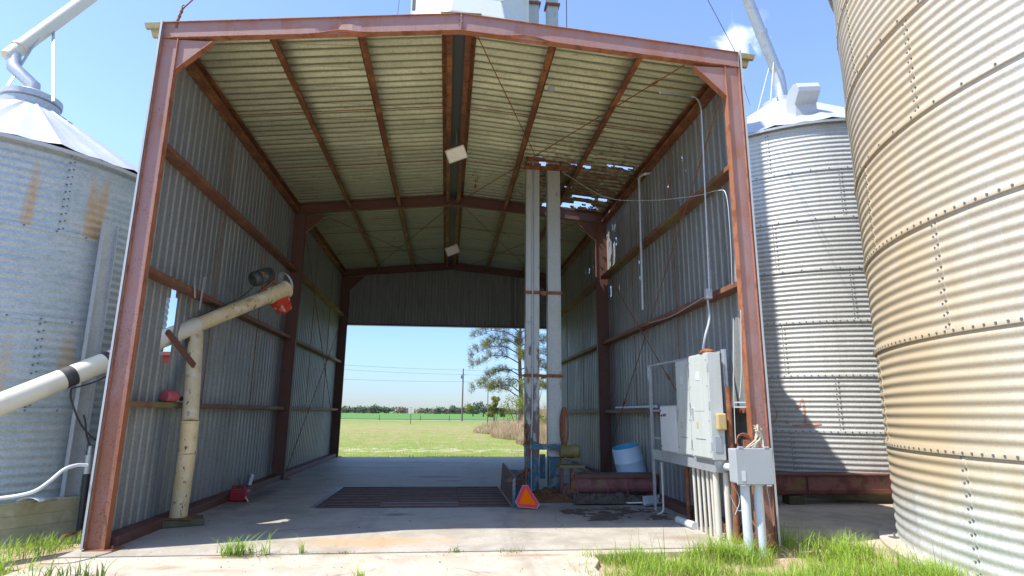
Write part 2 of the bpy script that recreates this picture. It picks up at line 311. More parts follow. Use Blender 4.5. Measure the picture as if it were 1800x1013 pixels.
# -- concrete and ground
def blobs(lst):
    def h(nt,c,p):
        x=axis_of(nt,0); y=axis_of(nt,1); n=noi(nt,3,(1,1,1),8,.65)
        vo=nt.nodes.new('ShaderNodeTexVoronoi'); vo.feature='DISTANCE_TO_EDGE'; vo.inputs['Scale'].default_value=.42
        nn=nt.nodes.new('ShaderNodeTexNoise'); nn.inputs['Scale'].default_value=2.2; nn.inputs['Detail'].default_value=8; nt.links.new(tc(nt),nn.inputs['Vector'])
        va=nt.nodes.new('ShaderNodeVectorMath'); va.operation='MULTIPLY_ADD'; nt.links.new(nn.outputs['Color'],va.inputs[0]); va.inputs[1].default_value=(.6,.6,0); nt.links.new(tc(nt),va.inputs[2]); nt.links.new(va.outputs[0],vo.inputs['Vector'])
        cr=mth(nt,'MULTIPLY',ramp(nt,vo.outputs['Distance'],.002,.007,(1,1,1,1),(0,0,0,1)),ramp(nt,noi(nt,.6),.48,.56))
        c=mixc(nt,mth(nt,'MULTIPLY',cr,.6),c,(.12,.10,.08))
        for jy in (11.9,14.95,18.6,8.72):
            jf=mth(nt,'LESS_THAN',mth(nt,'ABSOLUTE',mth(nt,'SUBTRACT',y,jy)),.006); c=mixc(nt,mth(nt,'MULTIPLY',jf,.55),c,(.13,.11,.09))
        for tx in (-1.15,.95):
            ty=mth(nt,'SUBTRACT',1.,mth(nt,'DIVIDE',mth(nt,'ABSOLUTE',mth(nt,'SUBTRACT',x,tx)),.33),clamp=True)
            c=mixc(nt,mth(nt,'MULTIPLY',mth(nt,'MULTIPLY',ramp(nt,ty,.0,.7),ramp(nt,noi(nt,2.5,(2.5,.3,1),8),.4,.62)),.28),c,(.16,.145,.125))
        for bx,by,rx,ry,cc,amt in lst:
            d=mth(nt,'SQRT',mth(nt,'ADD',mth(nt,'POWER',mth(nt,'DIVIDE',mth(nt,'SUBTRACT',x,bx),rx),2.),mth(nt,'POWER',mth(nt,'DIVIDE',mth(nt,'SUBTRACT',y,by),ry),2.)))
            f=mth(nt,'SUBTRACT',1.,d); f=ramp(nt,mth(nt,'ADD',f,mth(nt,'MULTIPLY',mth(nt,'SUBTRACT',n,.5),1.6)),.0,.75)
            c=mixc(nt,mth(nt,'MULTIPLY',f,amt),c,cc)
        return c
    return h
M['slab']=mat('worn_concrete_floor',(.41,.375,.32),.6,.0,[((.29,.26,.215),1.1,.45,.60,.7),((.48,.44,.38),3.5,.5,.62,.6),((.22,.19,.16),7,.58,.70,.6),((.30,.27,.22),22,.5,.62,.45),((.2,.17,.14),40,.68,.74,.6),((.42,.39,.34),5,.60,.68,.4,(.25,2.5,1))],.25,45,
  hook=blobs([(-.9,8.0,1.3,.45,(.47,.29,.13),.65),(.1,8.9,.5,.3,(.42,.25,.12),.35),(-.75,10.0,.35,.16,(.07,.07,.07),.75),(-.3,15.6,.8,.5,(.10,.06,.05),.8),(.1,14.7,.5,.25,(.1,.06,.05),.7),(-1.4,20.0,2.6,.5,(.10,.10,.12),.55),(-2.2,18.2,2.0,.4,(.16,.15,.14),.5),(-3.6,12.3,.35,2.2,(.10,.08,.06),.75),(2.6,10.4,1.5,.9,(.14,.11,.09),.6),(2.9,9.6,1.1,.5,(.08,.07,.06),.5),(3.2,8.0,.6,.25,(.22,.13,.08),.5)]))
M['apron']=mat('pale_sunworn_concrete',(.46,.405,.33),.9,.0,[((.34,.285,.22),1.3,.46,.62,.65),((.30,.25,.19),18,.52,.64,.4),((.50,.465,.41),4,.5,.66,.5),((.22,.17,.12),30,.69,.74,.7)],.3,50,
  hook=blobs([(-2.9,6.9,.35,.12,(.28,.17,.10),.6),(-2.3,6.75,.3,.1,(.28,.17,.1),.5),(1.0,7.2,.6,.1,(.28,.18,.1),.8),(-2.3,7.32,.7,.1,(.25,.16,.1),.8),(.2,6.3,.3,.2,(.3,.2,.12),.4)]))
M['pad']=mat('brown_stained_concrete',(.45,.38,.29),.9,.0,[((.30,.24,.17),1.0,.45,.62,.75),((.55,.49,.39),3,.52,.68,.6),((.17,.13,.09),6,.6,.7,.6)],.3,40)
M['foundation']=mat('mossy_board_formed_concrete',(.42,.37,.25),.9,.0,[((.28,.27,.12),1.5,.45,.62,.65),((.2,.18,.13),5,.58,.7,.6),((.5,.46,.35),9,.55,.66,.5)],.35,35)
def ground_hook(nt,c,p):
    x=axis_of(nt,0); y=axis_of(nt,1)
    n=noi(nt,.35,(1,1,1),8,.6); n2=noi(nt,1.6,(1,1,1),8,.6); n3=noi(nt,14,(1,1,1),6,.7)
    g=mixc(nt,ramp(nt,n3,.35,.65),(.105,.185,.014),(.19,.22,.028))
    t=mixc(nt,ramp(nt,n3,.4,.6),(.32,.24,.11),(.21,.18,.06))
    far=mth(nt,'SUBTRACT',1.,mth(nt,'DIVIDE',mth(nt,'ABSOLUTE',mth(nt,'SUBTRACT',y,60.)),38.),clamp=True)
    f=ramp(nt,mth(nt,'ADD',mth(nt,'ADD',mth(nt,'MULTIPLY',n,.6),mth(nt,'MULTIPLY',n2,.4)),mth(nt,'MULTIPLY',far,.14)),.47,.64)
    meadow=mixc(nt,mth(nt,'MULTIPLY',f,.8),g,t)
    bare=mth(nt,'SUBTRACT',1.,mth(nt,'DIVIDE',mth(nt,'ABSOLUTE',mth(nt,'SUBTRACT',y,27.5)),2.6),clamp=True)
    meadow=mixc(nt,mth(nt,'MULTIPLY',ramp(nt,mth(nt,'ADD',n2,mth(nt,'MULTIPLY',bare,.14)),.6,.68),.7),meadow,(.42,.37,.27))
    sand=mixc(nt,ramp(nt,n3,.4,.62),(.42,.33,.22),(.33,.25,.16)); sand=mixc(nt,ramp(nt,n2,.5,.62),sand,(.34,.26,.16))
    near=ramp(nt,mth(nt,'DIVIDE',y,40.),.50,.54)
    return mixc(nt,near,sand,meadow)
M['ground']=mat('sandy_soil_and_meadow',(.3,.25,.15),.95,.0,(),.5,30,hook=ground_hook)
M['crop']=mat('bright_green_crop',(.065,.17,.010),.8,.0,[((.09,.20,.014),.25,.45,.6,.7,(.2,1,1)),((.04,.14,.015),1.2,.5,.62,.5)],.5,4)
M['road']=mat('pale_gravel_road',(.46,.44,.36),.9,.0,[((.3,.32,.15),.8,.5,.62,.7)])
M['mower']=mat('grassy_bank',(.16,.21,.035),.9,.0,[((.30,.24,.13),.5,.47,.6,.7)],.5,10)

# ============================================================ SHED
SK=-.0399
def sx(p): return V((p[0],p[1]+SK*p[0],p[2]))
def lx(Y,x): return Y-SK*x          # world Y -> shed-local y at x
W=4.11; YF,Y2,Y3=7.53,14.89,22.14; HE,HP=6.89,7.29; BE,BP=6.64,7.01
shed=thing('drive_through_shed','open ended drive through shed of red primed steel frames and corrugated galvanised sheets','shed',(0,YF,0))
def rz(x): return HP-(HP-HE)*abs(x)/W      # underside of roof = top of rafters
def mb(): return MB(sx)
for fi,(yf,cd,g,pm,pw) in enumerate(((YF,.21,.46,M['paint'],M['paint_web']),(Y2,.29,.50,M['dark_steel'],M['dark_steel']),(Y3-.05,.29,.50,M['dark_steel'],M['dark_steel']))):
    if fi: lab=None
    front=fi==0
    ov=.028; dep=.11
    for s in (-1,1):
        b=mb()
        xo=s*W; xi=s*(W-cd)
        lo,hi=min(xo,xi),max(xo,xi)
        b.mi=0
        b.box((xo-.006,yf,.014),(xo+.006,yf+dep,BE-.003)); b.box((xi-.006,yf,.014),(xi+.006,yf+dep,BE-.003))
        b.mi=1; b.box((lo+.006,yf+ov,.014),(hi-.006,yf+ov+.008,BE-.004))
        b.mi=0; b.box((lo-(.02 if s<0 else .14),yf-.012,0),(hi+(.14 if s<0 else .02),yf+dep+.08,.014))
        for q in (.055,): b.cyl((xi-s*.07,yf+.05,.014),(xi-s*.07,yf+.05,.05),.012,8)
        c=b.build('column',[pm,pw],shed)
        if front: c['label']='front column in sunlit red primer, '+('left' if s<0 else 'right')+' side of the opening'
        # knee gusset
        b=mb(); b.mi=1
        p=[(xi-s*.007,yf+ov+.002,BE-.006),(xi-s*g,yf+ov+.002,BE+(BP-BE)*g/W*0-.006),(xi-s*.007,yf+ov+.002,BE-g)]
        if s>0: p.reverse()
        b.poly(p,.008,(0,1,0)); b.mi=0
        b.bar((xi-s*g,yf+.06,BE-.01),(xi-s*.005,yf+.06,BE-g-.01),.10,.01,(0,0,1))
        b.build('knee_brace',[pm,pw],shed)
        # rafter half
        b=mb(); b.mi=0
        x1=s*(W+.006); x0=0
        def zt(x): return HP-(HP-HE)*abs(x)/W
        def zb(x): return BP-(BP-BE)*abs(x)/W
        n=40 if front else 8
        for k in range(n):
            xa=x1*k/n; xb=x1*(k+1)/n
            def dent(x):
                if not front: return 0,0
                d1=math.exp(-((x+1.72)/.24)**2); d2=math.exp(-((x-.98)/.22)**2)
                return .05*d1+.06*d2, -.03*d1*math.sin((x+1.72)*9)+.02*d2
            da,ea=dent(xa); db,eb=dent(xb)
            for (za,zb_) in ((zb(xa),zb(xb)),(zt(xa)-.008,zt(xb)-.008)):
                low=za<zt(xa)-.1
                ua,ub=(da,db) if low else (0,0)
                vs=[(xa,yf-(0),za+ua),(xb,yf,zb_+ub),(xb,yf+dep,zb_),(xa,yf+dep,za),(xa,yf,za+.008+ua),(xb,yf,zb_+.008+ub),(xb,yf+dep,zb_+.008),(xa,yf+dep,za+.008)]
                b.add(vs,((0,3,2,1),(4,5,6,7),(0,1,5,4),(2,3,7,6)))
            b.mi=1
            b.add([(xa,yf+ov+ea,zb(xa)+.006+da*.4),(xb,yf+ov+eb,zb(xb)+.006+db*.4),(xb,yf+ov,zt(xb)-.006),(xa,yf+ov,zt(xa)-.006),(xa,yf+ov+.008,zb(xa)+.006),(xb,yf+ov+.008,zb(xb)+.006),(xb,yf+ov+.008,zt(xb)-.006),(xa,yf+ov+.008,zt(xa)-.006)],((0,1,2,3),(7,6,5,4)))
            b.mi=0
        b.mi=1; b.box((x1-.004,yf+.004,BE+.006),(x1+.004,yf+dep-.004,HE-.01))
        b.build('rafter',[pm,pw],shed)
    b=mb(); b.mi=1; b.box((-.008,yf-.004+.006,BP+.012),(.008,yf+ov-.002,HP-.012))
    for k in range(5): b.cyl((.02*(-1)**k,yf+.002,BP+.05+k*.045),(.02*(-1)**k,yf+ov-.003,BP+.05+k*.045),.007,6)
    b.build('ridge_plate',[pm,pw],shed)
# purlins
def sect(mbx, x0,x1,ya,yb,zf,w,h,flip):
    # C section along y: bottom flange + web
    pass
for (ya,yb) in ((YF+.113,Y2-.003),(Y2+.113,Y3-.055)):
    for px,d in ((-2.72,1),(-1.46,1),(-.20,1),(.16,-1),(1.40,-1),(2.72,-1)):
        b=mb(); zt_=rz(px)-.012; zb_=zt_-.21
        w=.085; xa,xb=(px,px+.006) ; 
        b.box((px-.003,ya,zb_),(px+.003,yb,zt_))
        b.box((px+.003,ya,zb_),(px+.003+w,yb,zb_+.005)) if d>0 else b.box((px-.003-w,ya,zb_),(px-.003,yb,zb_+.005))
        (b.box((px+w-.002,ya,zb_+.005),(px+w+.003,yb,zb_+.02)) if d>0 else b.box((px-w-.003,ya,zb_+.005),(px-w+.002,yb,zb_+.02)))
        b.box((px-w,ya,zt_),(px-.003,yb,zt_+.005)) if d>0 else b.box((px+.003,ya,zt_),(px+w,yb,zt_+.005))
        b.build('purlin',M['purlin'],shed)
    for s in (-1,1):
        b=mb(); z1=HE-.02
        xo,xi=s*(W-.004),s*(W-.15)
        b.box((min(xo,xi),ya,z1-.24),(max(xo,xi),yb,z1-.234))
        b.box((xi-.003,ya,z1-.234),(xi+.003,yb,z1-.17)); b.box((xo-.003,ya,z1-.234),(xo+.003,yb,z1)); b.box((min(xo,xi),ya,z1-.03),(max(xo,xi),yb,z1-.024))
        b.build('eave_strut',M['purlin'],shed)
    # roof sag rods
    for k in (1,2):
        y=ya+(yb-ya)*k/3
        for s in (-1,1):
            b=mb(); b.tube([(s*.2,y,rz(.2)-.07),(s*3.95,y,rz(3.95)-.07)],.008,6); b.build('sag_rod',M['rust'],shed)
# dark-coloured strip standing in for the dark gap between the ridge purlins
b=mb(); b.box((-.13,YF+.12,HP-.055),(.09,Y3,HP-.05)); b.build('ridge_gap_strip',M['grey_dark'],shed)
# girts
for s in (-1,1):
    for gi,zt_ in enumerate((5.155,3.42,1.70)):
        for bi,(ya,yb) in enumerate(((YF+.113,Y2-.003),(Y2+.113,Y3-.055))):
            b=mb(); xo,xi=s*(W-.003),s*(W-.19); lo,hi=min(xo,xi),max(xo,xi)
            if s<0 and gi==1 and bi==0: pass
            b.box((lo,ya,zt_-.075),(hi,yb,zt_-.07)); b.box((xi-.003,ya,zt_-.07),(xi+.003,yb,zt_)); b.box((xo-.003,ya,zt_-.07),(xo+.003,yb,zt_))
            b.build('girt',M['girt'] if (gi==1 or (gi==0 and s<0)) and bi==0 or (gi==2 and s>0) else M['girt_moss'],shed)
    for bi,(ya,yb) in enumerate(((YF+.113,Y2-.003),(Y2+.113,Y3-.055))):
        for k in (1,2):
            y=ya+(yb-ya)*k/3
            for z0,z1 in ((5.1,6.68),(3.42,5.08),(1.70,3.345)):
                b=mb(); b.tube([(s*(W-.11),y,z0),(s*(W-.11),y,z1)],.008,6); b.build('sag_rod',M['rust'],shed)
    b=mb(); lo,hi=sorted((s*(W-.005),s*(W-.25)))
    b.box((lo,YF+.2,0),(hi,Y3,.12)); b.build('base_rail',M['dark_steel'],shed,bevel=.01)
# corrugated sheets
def prof(t,pitch,depth):
    u=(t/pitch)%1.0
    # trapezoid ribs with one minor rib
    if u<.10: return depth*u/.10
    if u<.42: return depth
    if u<.52: return depth*(.52-u)/.10
    return 0.
def prof2(t,pitch,depth):
    u=(t/pitch)%1.0
    if u<.27: return depth*u/.27
    if u<.47: return depth
    if u<.74: return depth*(.74-u)/.27
    return 0.
def wall_sheet(name,x,out,y0,y1,z0,z1,holes,m,pitch=.205,depth=.017,n=8):
    b=mb(); ys=[]; k=0
    for h in holes: ys += [h[0],h[1]]
    step=pitch/10; cnt=int((y1-y0)/step); ys=sorted(set([round(y0+i*step,4) for i in range(cnt+1)]+[round(v,4) for v in ys]))
    zs=sorted(set([z0,z1]+[h[2] for h in holes]+[h[3] for h in holes]+[z0+(z1-z0)*i/6 for i in range(1,6)]))
    nz=len(zs)
    vs=[(x+out*(.003+prof(y,pitch,depth)),y,z) for y in ys for z in zs]; fs=[]
    for i in range(len(ys)-1):
        yc=(ys[i]+ys[i+1])/2
        for j in range(nz-1):
            zc=(zs[j]+zs[j+1])/2
            if any(h[0]<yc<h[1] and h[2]<zc<h[3] for h in holes): continue
            fs.append((i*nz+j,(i+1)*nz+j,(i+1)*nz+j+1,i*nz+j+1))
    b.add(vs,fs); o=b.build(name,m,shed)
    sm=o.modifiers.new('sheet','SOLIDIFY'); sm.thickness=.0012
    return o
hl=lambda Y: lx(Y,-W)
holesL=[(hl(8.86),hl(8.95),2.34,3.20),(hl(8.95),hl(9.10),2.26,3.345),(hl(9.10),hl(9.17),2.26,3.24),(hl(9.17),hl(9.2),2.3,2.95)]
wall_sheet('side_wall_sheet',-W,-1,YF-.02,Y3+.06,.10,HE-.01,holesL,M['wall'])
hr=lambda Y: lx(Y,W)
holesR=[]
rr=random.Random(3)
for (u,v,w,hh) in ((1075,435,.05,.45),(1082,445,.03,.6),(1084,425,.02,.2),(1078,400,.03,.15),(1200,280,.015,.08),(1207,300,.012,.05),(1175,330,.012,.05),(1125,480,.025,.5),(1131,475,.015,.3),(1074,512,.02,.35),(1098,545,.02,.3),(1140,660,.015,.25),(1084,640,.012,.2),(1043,470,.012,.12),(1036,476,.012,.2),(1040,455,.012,.15),(1030,480,.012,.1),(1038,490,.01,.1)):
    p=wx(u,v,W+.01); y=lx(p.y,W); w*=.65; hh*=.8; holesR.append((y,y+w,max(p.z-hh/2,.2),min(p.z+hh/2,6.8)))
    for q in range(2):
        yy=y+rr.uniform(-.02,.05); zz=p.z+rr.uniform(-hh,hh)*.6; 
        if .3<zz<6.6: holesR.append((yy,yy+.01+rr.random()*.02,zz,zz+.03+rr.random()*hh*.2))
wall_sheet('side_wall_sheet',W,1,YF-.0,Y3+.06,.10,HE-.01,holesR,M['wall'])
# front corner flashing
for s in (-1,1):
    b=mb(); b.box((s*(W+.030)-.004,YF-.03,.02),(s*(W+.030)+.004,YF+.09,HE+.02)); b.box((min(s*(W+.008),s*(W+.026)),YF-.03,.02),(max(s*(W+.008),s*(W+.026)),YF-.026,HE+.01)); b.build('corner_trim',M['trim'],shed)
# roof sheets with rusted holes on the right slope
def roofhit(u,v):
    p=None
    z=7.1
    for _ in range(12):
        p=on(u,v,2,z); z=rz(p.x)+.01
    return p
HOLES=[]
for u,v,rx,ry in ((952,287,.36,.22),(1010,291,.16,.055),(1030,296,.10,.05),(1072,293,.10,.05),(1090,296,.16,.06),(1103,298,.1,.05),(1025,350,.30,.10),(1060,353,.12,.06),(995,363,.35,.22),(1020,362,.30,.20),(1040,367,.2,.12),(962,362,.16,.2),(1075,212,.03,.02),(1150,240,.05,.02),(1156,241,.05,.015),(1085,185,.03,.02),(1100,190,.02,.02),(1056,322,.12,.03),(1000,330,.10,.025)):
    p=roofhit(u,v); HOLES.append((p.x,lx(p.y,p.x),rx,ry))
def roof_half(s,m):
    b=mb(); xe=W+.32; y0,y1=YF+.095,Y3+.12; pitch=.198; st=pitch/12
    ny=int((y1-y0)/st)+1
    xs=[0.02]+[0.02+(xe-.02)*i/6 for i in range(1,7)] if s<0 else [0.02+i*.045 for i in range(int((xe-.02)/.045)+1)]+[xe]
    nx=len(xs)
    vs=[(s*x,y0+j*st,rz(x)+.012+prof2(y0+j*st,pitch,.06)) for j in range(ny) for x in xs]
    fs=[]
    for j in range(ny-1):
        yc=y0+(j+.5)*st
        for i in range(nx-1):
            xc=(xs[i]+xs[i+1])/2
            if s>0 and 10.8<yc<15.3:
                hit=False
                n=noise.noise(V((xc*3.5,yc*6,1)))*.75+noise.noise(V((xc*12,yc*14,5)))*.5
                for hx,hy,rx,ry in HOLES:
                    d=((xc-hx)/rx)**2+((yc-hy)/ry)**2
                    if d<1+n*1.1: hit=True; break
                if not hit and 2.2<xc<4 and 12<yc<14.9 and n>.84: hit=True
                if hit: continue
            fs.append((j*nx+i,j*nx+i+1,(j+1)*nx+i+1,(j+1)*nx+i) if s>0 else (j*nx+i+1,j*nx+i,(j+1)*nx+i,(j+1)*nx+i+1))
    b.add(vs,fs); return b.build('roof_sheet',m,shed)
roof_half(-1,M['roof']); roof_half(1,M['roof_r'])
b=mb(); b.box((-.3,YF+.10,HP+.078),(0,Y3+.1,HP+.083),None); b.box((0,YF+.10,HP+.078),(.3,Y3+.1,HP+.083)); b.build('ridge_cap',M['trim'],shed)
# torn flaps at the roof holes
for hx,hy,rx,ry in (HOLES[4],HOLES[6],HOLES[9],HOLES[10],HOLES[1]):
    b=mb()
    for k in range(5):
        x=hx+random.uniform(-rx,rx); y=hy+random.uniform(-1,1)*ry*.9; l=random.uniform(.05,.16)
        b.poly([(x,y,rz(x)+.01),(x+l,y+.01,rz(x)),(x+l*.9,y+.03,rz(x)-random.uniform(.01,.06)),(x+.02,y+.04,rz(x)-random.uniform(.0,.04))])
    b.build('torn_roof_flap',M['rust'],shed)
# rear header above the back opening
b=mb(); zh=4.83; ya=Y3+.10; n=int(2*W/.0205); pitch=.245; vs=[]; fs=[]
for i in range(n+1):
    x=-W+2*W*i/n; y=ya+prof(x,pitch,.045)+ (.022 if .68<(x/pitch)%1<.80 else 0)
    vs += [(x,y,zh),(x,y,rz(x)-.01)]
for i in range(n): fs.append((2*i,2*i+2,2*i+3,2*i+1))
b.add(vs,fs); b.build('header_sheet',M['wall'],shed)
b=mb(); b.box((-W+.29,Y3-.03,zh-.05),(W-.29,Y3+.09,zh-.0)); b.box((-W+.29,Y3+.095,zh-.06),(W-.29,Y3+.15,zh-.052)); b.build('header_beam',M['dark_steel'],shed)
# bracing rods
def rod(*pts,r=.009,turn=None):
    b=MB(); b.tube(pts,r,6)
    if turn is not None:
        p,q=V(pts[0]),V(pts[-1]); c=p.lerp(q,turn); d=(q-p).normalized(); b.tube([c-d*.11,c-d*.07,c+d*.07,c+d*.11],[.008,.022,.022,.008],8)
    return b.build('brace_rod',M['rust'],shed)
xr=W-.24
A=V((xr,YF+.10+SK*xr,6.25)); B=V((xr,Y2-.02,.12)); rod(A,B,turn=.72)
p1=wx(1075,493,xr); p2=wx(1190,690,xr); d=p2-p1; rod(p1-d*.12,p1+d*2.05,turn=.47)
xl=-(W-.24)
rod(wx(536,402,xl),wx(593,800,xl),turn=.55); rod(wx(602,560,xl),wx(503,828,xl),turn=.35)
def rp(x,y): return V((x,y+SK*x,rz(x)-.24))
rod(rp(.25,YF+.15),rp(3.0,Y2)); rod(rp(3.35,YF+.15),rp(.05,Y2),turn=.08); rod(rp(-.1,Y2+.2),rp(-3.2,Y3)); rod(rp(-3.5,Y2+.2),rp(-.2,Y3)); rod(rp(.3,Y2+.2),rp(3.4,Y3)); rod(rp(3.4,Y2+.2),rp(.3,Y3))

# ============================================================ GRAIN BINS
def corr(z,z0,pitch,amp): return amp*math.cos(2*math.pi*(z-z0)/pitch)
def make_bin(name,label,cx,cy,R,z0,zr,ztop,pitch,amp,m,nang,seamstep,seam0,rise,cap_r,nrib=24,bolts=True,ring_bolt_step=.22):
    root=thing(name,label,'grain bin',(cx,cy,z0),'grain bins around the shed')
    rad=lambda z: R+corr(z,z0,pitch,amp)
    dent=lambda a,z: .006*noise.noise(V((math.cos(a)*R*.9,math.sin(a)*R*.9,z*1.1+cx)))
    b=MB(); nz=int((ztop-z0)/pitch*8)
    vs=[]; 
    for i in range(nz+1):
        z=z0+(ztop-z0)*i/nz
        for k in range(nang): a=2*math.pi*k/nang; r=rad(z)+dent(a,z); vs.append((cx+r*math.cos(a),cy+r*math.sin(a),z))
    fs=[(i*nang+k,i*nang+(k+1)%nang,(i+1)*nang+(k+1)%nang,(i+1)*nang+k) for i in range(nz) for k in range(nang)]
    b.add(vs,fs); sh=b.build('shell',m,root); sh.data.polygons.foreach_set('use_smooth',[True]*len(sh.data.polygons))
    # horizontal laps with bolts
    for z in zr:
        b=MB(); n=nang; r=R+amp
        prof_=[(r-.008,-.030),(r+.012,-.024),(r+.014,.0),(r+.003,.034),(r-.008,.036)]
        b.lathe((cx,cy,z),prof_,n)
        b.mi=1; nb=int(2*math.pi*R/(.125 if (z<3.9 and R>3) else .36))
        for k in range(nb):
            a=2*math.pi*k/nb; u=V((math.cos(a),math.sin(a),0)); c=V((cx,cy,z+.004))+u*(r+.006); b.cyl(c,c+u*.014,.014,6)
        b.build('ring_seam',[m,M['grey_dark']],root,True)
    # vertical laps
    zs=[z0]+list(zr)+[ztop]
    for i in range(len(zs)-1):
        ns=int(round(2*math.pi/seamstep))
        for k in range(ns):
            b=MB()
            a=seam0[i%len(seam0)]+2*math.pi*k/ns
            if i>=len(seam0): a+= (i%2)*seamstep/2
            t=V((-math.sin(a),math.cos(a),0)); u=V((math.cos(a),math.sin(a),0)); b.mi=0
            zz=zs[i]; nn=int((zs[i+1]-zs[i])/pitch*8); L=[]; 
            for j in range(nn+1):
                z=zs[i]+(zs[i+1]-zs[i])*j/nn; r=rad(z)+.003+dent(a,z)
                L.append((V((cx,cy,z))+u*r-t*.035, V((cx,cy,z))+u*(r+.002)+t*.035, V((cx,cy,z))+u*(r-.006)+t*.036))
            vs=[q for tri in L for q in tri]; fs=[]
            for j in range(nn):
                fs += [(3*j,3*j+1,3*j+4,3*j+3),(3*j+1,3*j+2,3*j+5,3*j+4)]
            b.add(vs,fs); b.mi=1
            j=0; z=zs[i]+pitch*.5
            while z<zs[i+1]-.03:
                for o_ in (-.024,.024):
                    c=V((cx,cy,z+(.012 if o_>0 else -.012)))+u*(rad(z)+.004+dent(a,z))+t*o_; b.cyl(c,c+u*.013,.0125,6)
                z+=pitch
            b.build('vertical_seam',[m,M['grey_dark']],root,True)
    # conical roof in radial panels with raised ribs
    b=MB(); Re=R+.10; ze=ztop-.02; zc=ztop+rise; rc=cap_r
    sub=6; n=nrib*sub; prof_=[]
    rings=8; vs=[]
    for i in range(rings+1):
        t=i/rings; r=Re+(rc-Re)*t; z=ze+(zc-ze)*t
        for k in range(n):
            a=2*math.pi*k/n; rib=.05*(1-.5*t) if k%sub==0 else (0.012*(1-t) if k%2 else 0)
            vs.append((cx+r*math.cos(a),cy+r*math.sin(a),z+rib))
    fs=[(i*n+k,i*n+(k+1)%n,(i+1)*n+(k+1)%n,(i+1)*n+k) for i in range(rings) for k in range(n)]
    b.add(vs,fs)
    b.lathe((cx,cy,ze),[(Re,.0),(Re-.005,-.05),(Re-.02,-.055),(R-.02,-.03)],n)
    rf=b.build('roof',M['galv_bright'],root)
    b=MB(); b.lathe((cx,cy,zc),[(rc+.06,-.05),(rc+.06,.08),(rc+.03,.1),(rc*.55,.2),(.0,.24)],28); b.build('cap',M['galv'],rf,True)
    return root,rad,zc,Re,ze
def ang(u,v,C): return bin_hit(u,v,*C)[0]
CB=(BX,BY,BR)
zrB=[1.239,2.503,3.782,5.048,6.331,7.60]
sB=[ang(1706,900,CB),ang(1553,700,CB),ang(1654,480,CB),ang(1530,370,CB),ang(1600,110,CB),ang(1497,80,CB),ang(1590,20,CB)]
big,radB,*_=make_bin('grain_bin','huge tan stained corrugated grain bin filling the right edge, nearest the camera',BX,BY,BR,0.0,zrB,8.87,.1265,.0088,M['bin_big'],144,2*math.pi/9,sB,2.4,.5)
KX,KY,KR=9.34,14.47,3.6
CK=(KX,KY,KR)
zrK=[1.29,2.41,3.527,4.645,5.762,6.88]
sK=[ang(1395,790,CK),ang(1475,710,CK),ang(1380,615,CK),ang(1500,515,CK),ang(1364,440,CK),ang(1482,350,CK),ang(1350,270,CK)]
back,radK,zcK,ReK,zeK=make_bin('grain_bin','tall pale corrugated grain bin with spray painted digits standing behind the right wall',KX,KY,KR,0.49,zrK,8.01,.1016,.0068,M['bin_back'],128,2*math.pi/8,sK,2.25,.55,20)
CL=(LX,LY,LR)
zrL=[1.567,2.79,4.03]
sL=[ang(-40,830,CL),ang(60,650,CL),ang(-30,480,CL),ang(118,340,CL)]
left,radL,zcL,ReL,zeL=make_bin('grain_bin','small blue grey mottled grain bin on a round concrete base left of the shed',LX,LY,LR,0.434,zrL,5.25,.1116,.008,M['bin_left'],104,2*math.pi/6,sL,1.44,.36,16)
# foundation rings / pads under bins
b=MB(); n=96
rf0=LR+.22
pr=[(rf0+.03,-.2),(rf0+.02,-.02)]
for k in range(3): pr += [(rf0+.015-.004*k,.143*k-.01),(rf0+.008-.004*k,.143*k+.125),(rf0+.016-.004*k,.143*k+.13)]
pr += [(rf0-.01,.43),(rf0-.03,.434),(.1,.434)]
b.lathe((LX,LY,0),pr,n); fo=b.build('foundation',M['foundation'],left,True)
b=MB(); b.lathe((KX,KY,0),[(KR-.25,-.1),(KR-.25,.488),(.1,.488)],64); b.build('foundation',M['foundation'],back,True)
b=MB(); b.lathe((BX,BY,0),[(BR+.22,-.1),(BR+.22,.012),(BR+.2,.02),(BR-.3,.02)],96); b.build('foundation',M['apron'],big,True)
b=MB()
a=ang(1578,925,CB); u=V((math.cos(a-.0),math.sin(a),0)); t=V((-u.y,u.x,0)); c=V((BX,BY,.03))+u*(BR+.05)
b.cbox(c,(.10,.10,.012)); b.cyl(c+V((0,0,.006)),c+V((0,0,.06)),.012,8); b.build('anchor_bracket',M['grey_dark'],big)
# graffiti digits on the back bin
def K_pt(u,v):
    a,z=bin_hit(u,v,KX,KY,KR); return a,z
def stroke(b,pts,w):
    out=[]; P=[K_pt(*p) for p in pts]; Q=[]
    for i in range(len(P)-1):
        for k in range(12): t=k/12; Q.append((P[i][0]+(P[i+1][0]-P[i][0])*t,P[i][1]+(P[i+1][1]-P[i][1])*t))
    Q.append(P[-1]); m=len(Q); vs=[]
    for i,(a,z) in enumerate(Q):
        a0,z0_=Q[max(i-1,0)]; a1_,z1_=Q[min(i+1,m-1)]; dx=(a1_-a0)*KR; dz=z1_-z0_; L=math.hypot(dx,dz) or 1; nx,nz_=-dz/L,dx/L
        for s in (-1,1):
            aa=a+s*nx*w/2/KR; zz=z+s*nz_*w/2; r=radK(zz)+.0075; vs.append((KX+r*math.cos(aa),KY+r*math.sin(aa),zz))
    b.add(vs,[(2*i,2*i+2,2*i+3,2*i+1) for i in range(m-1)])
b=MB()
stroke(b,[(1345,708),(1352,706),(1359,711),(1365,722),(1366,731),(1362,741),(1355,745),(1349,744)],.035)
stroke(b,[(1351,742),(1359,743)],.04)
stroke(b,[(1381,740),(1385,745)],.05)
stroke(b,[(1401,720),(1407,706),(1411,702),(1414,722),(1416,744)],.035)
stroke(b,[(1393,749),(1420,747),(1444,745)],.04)
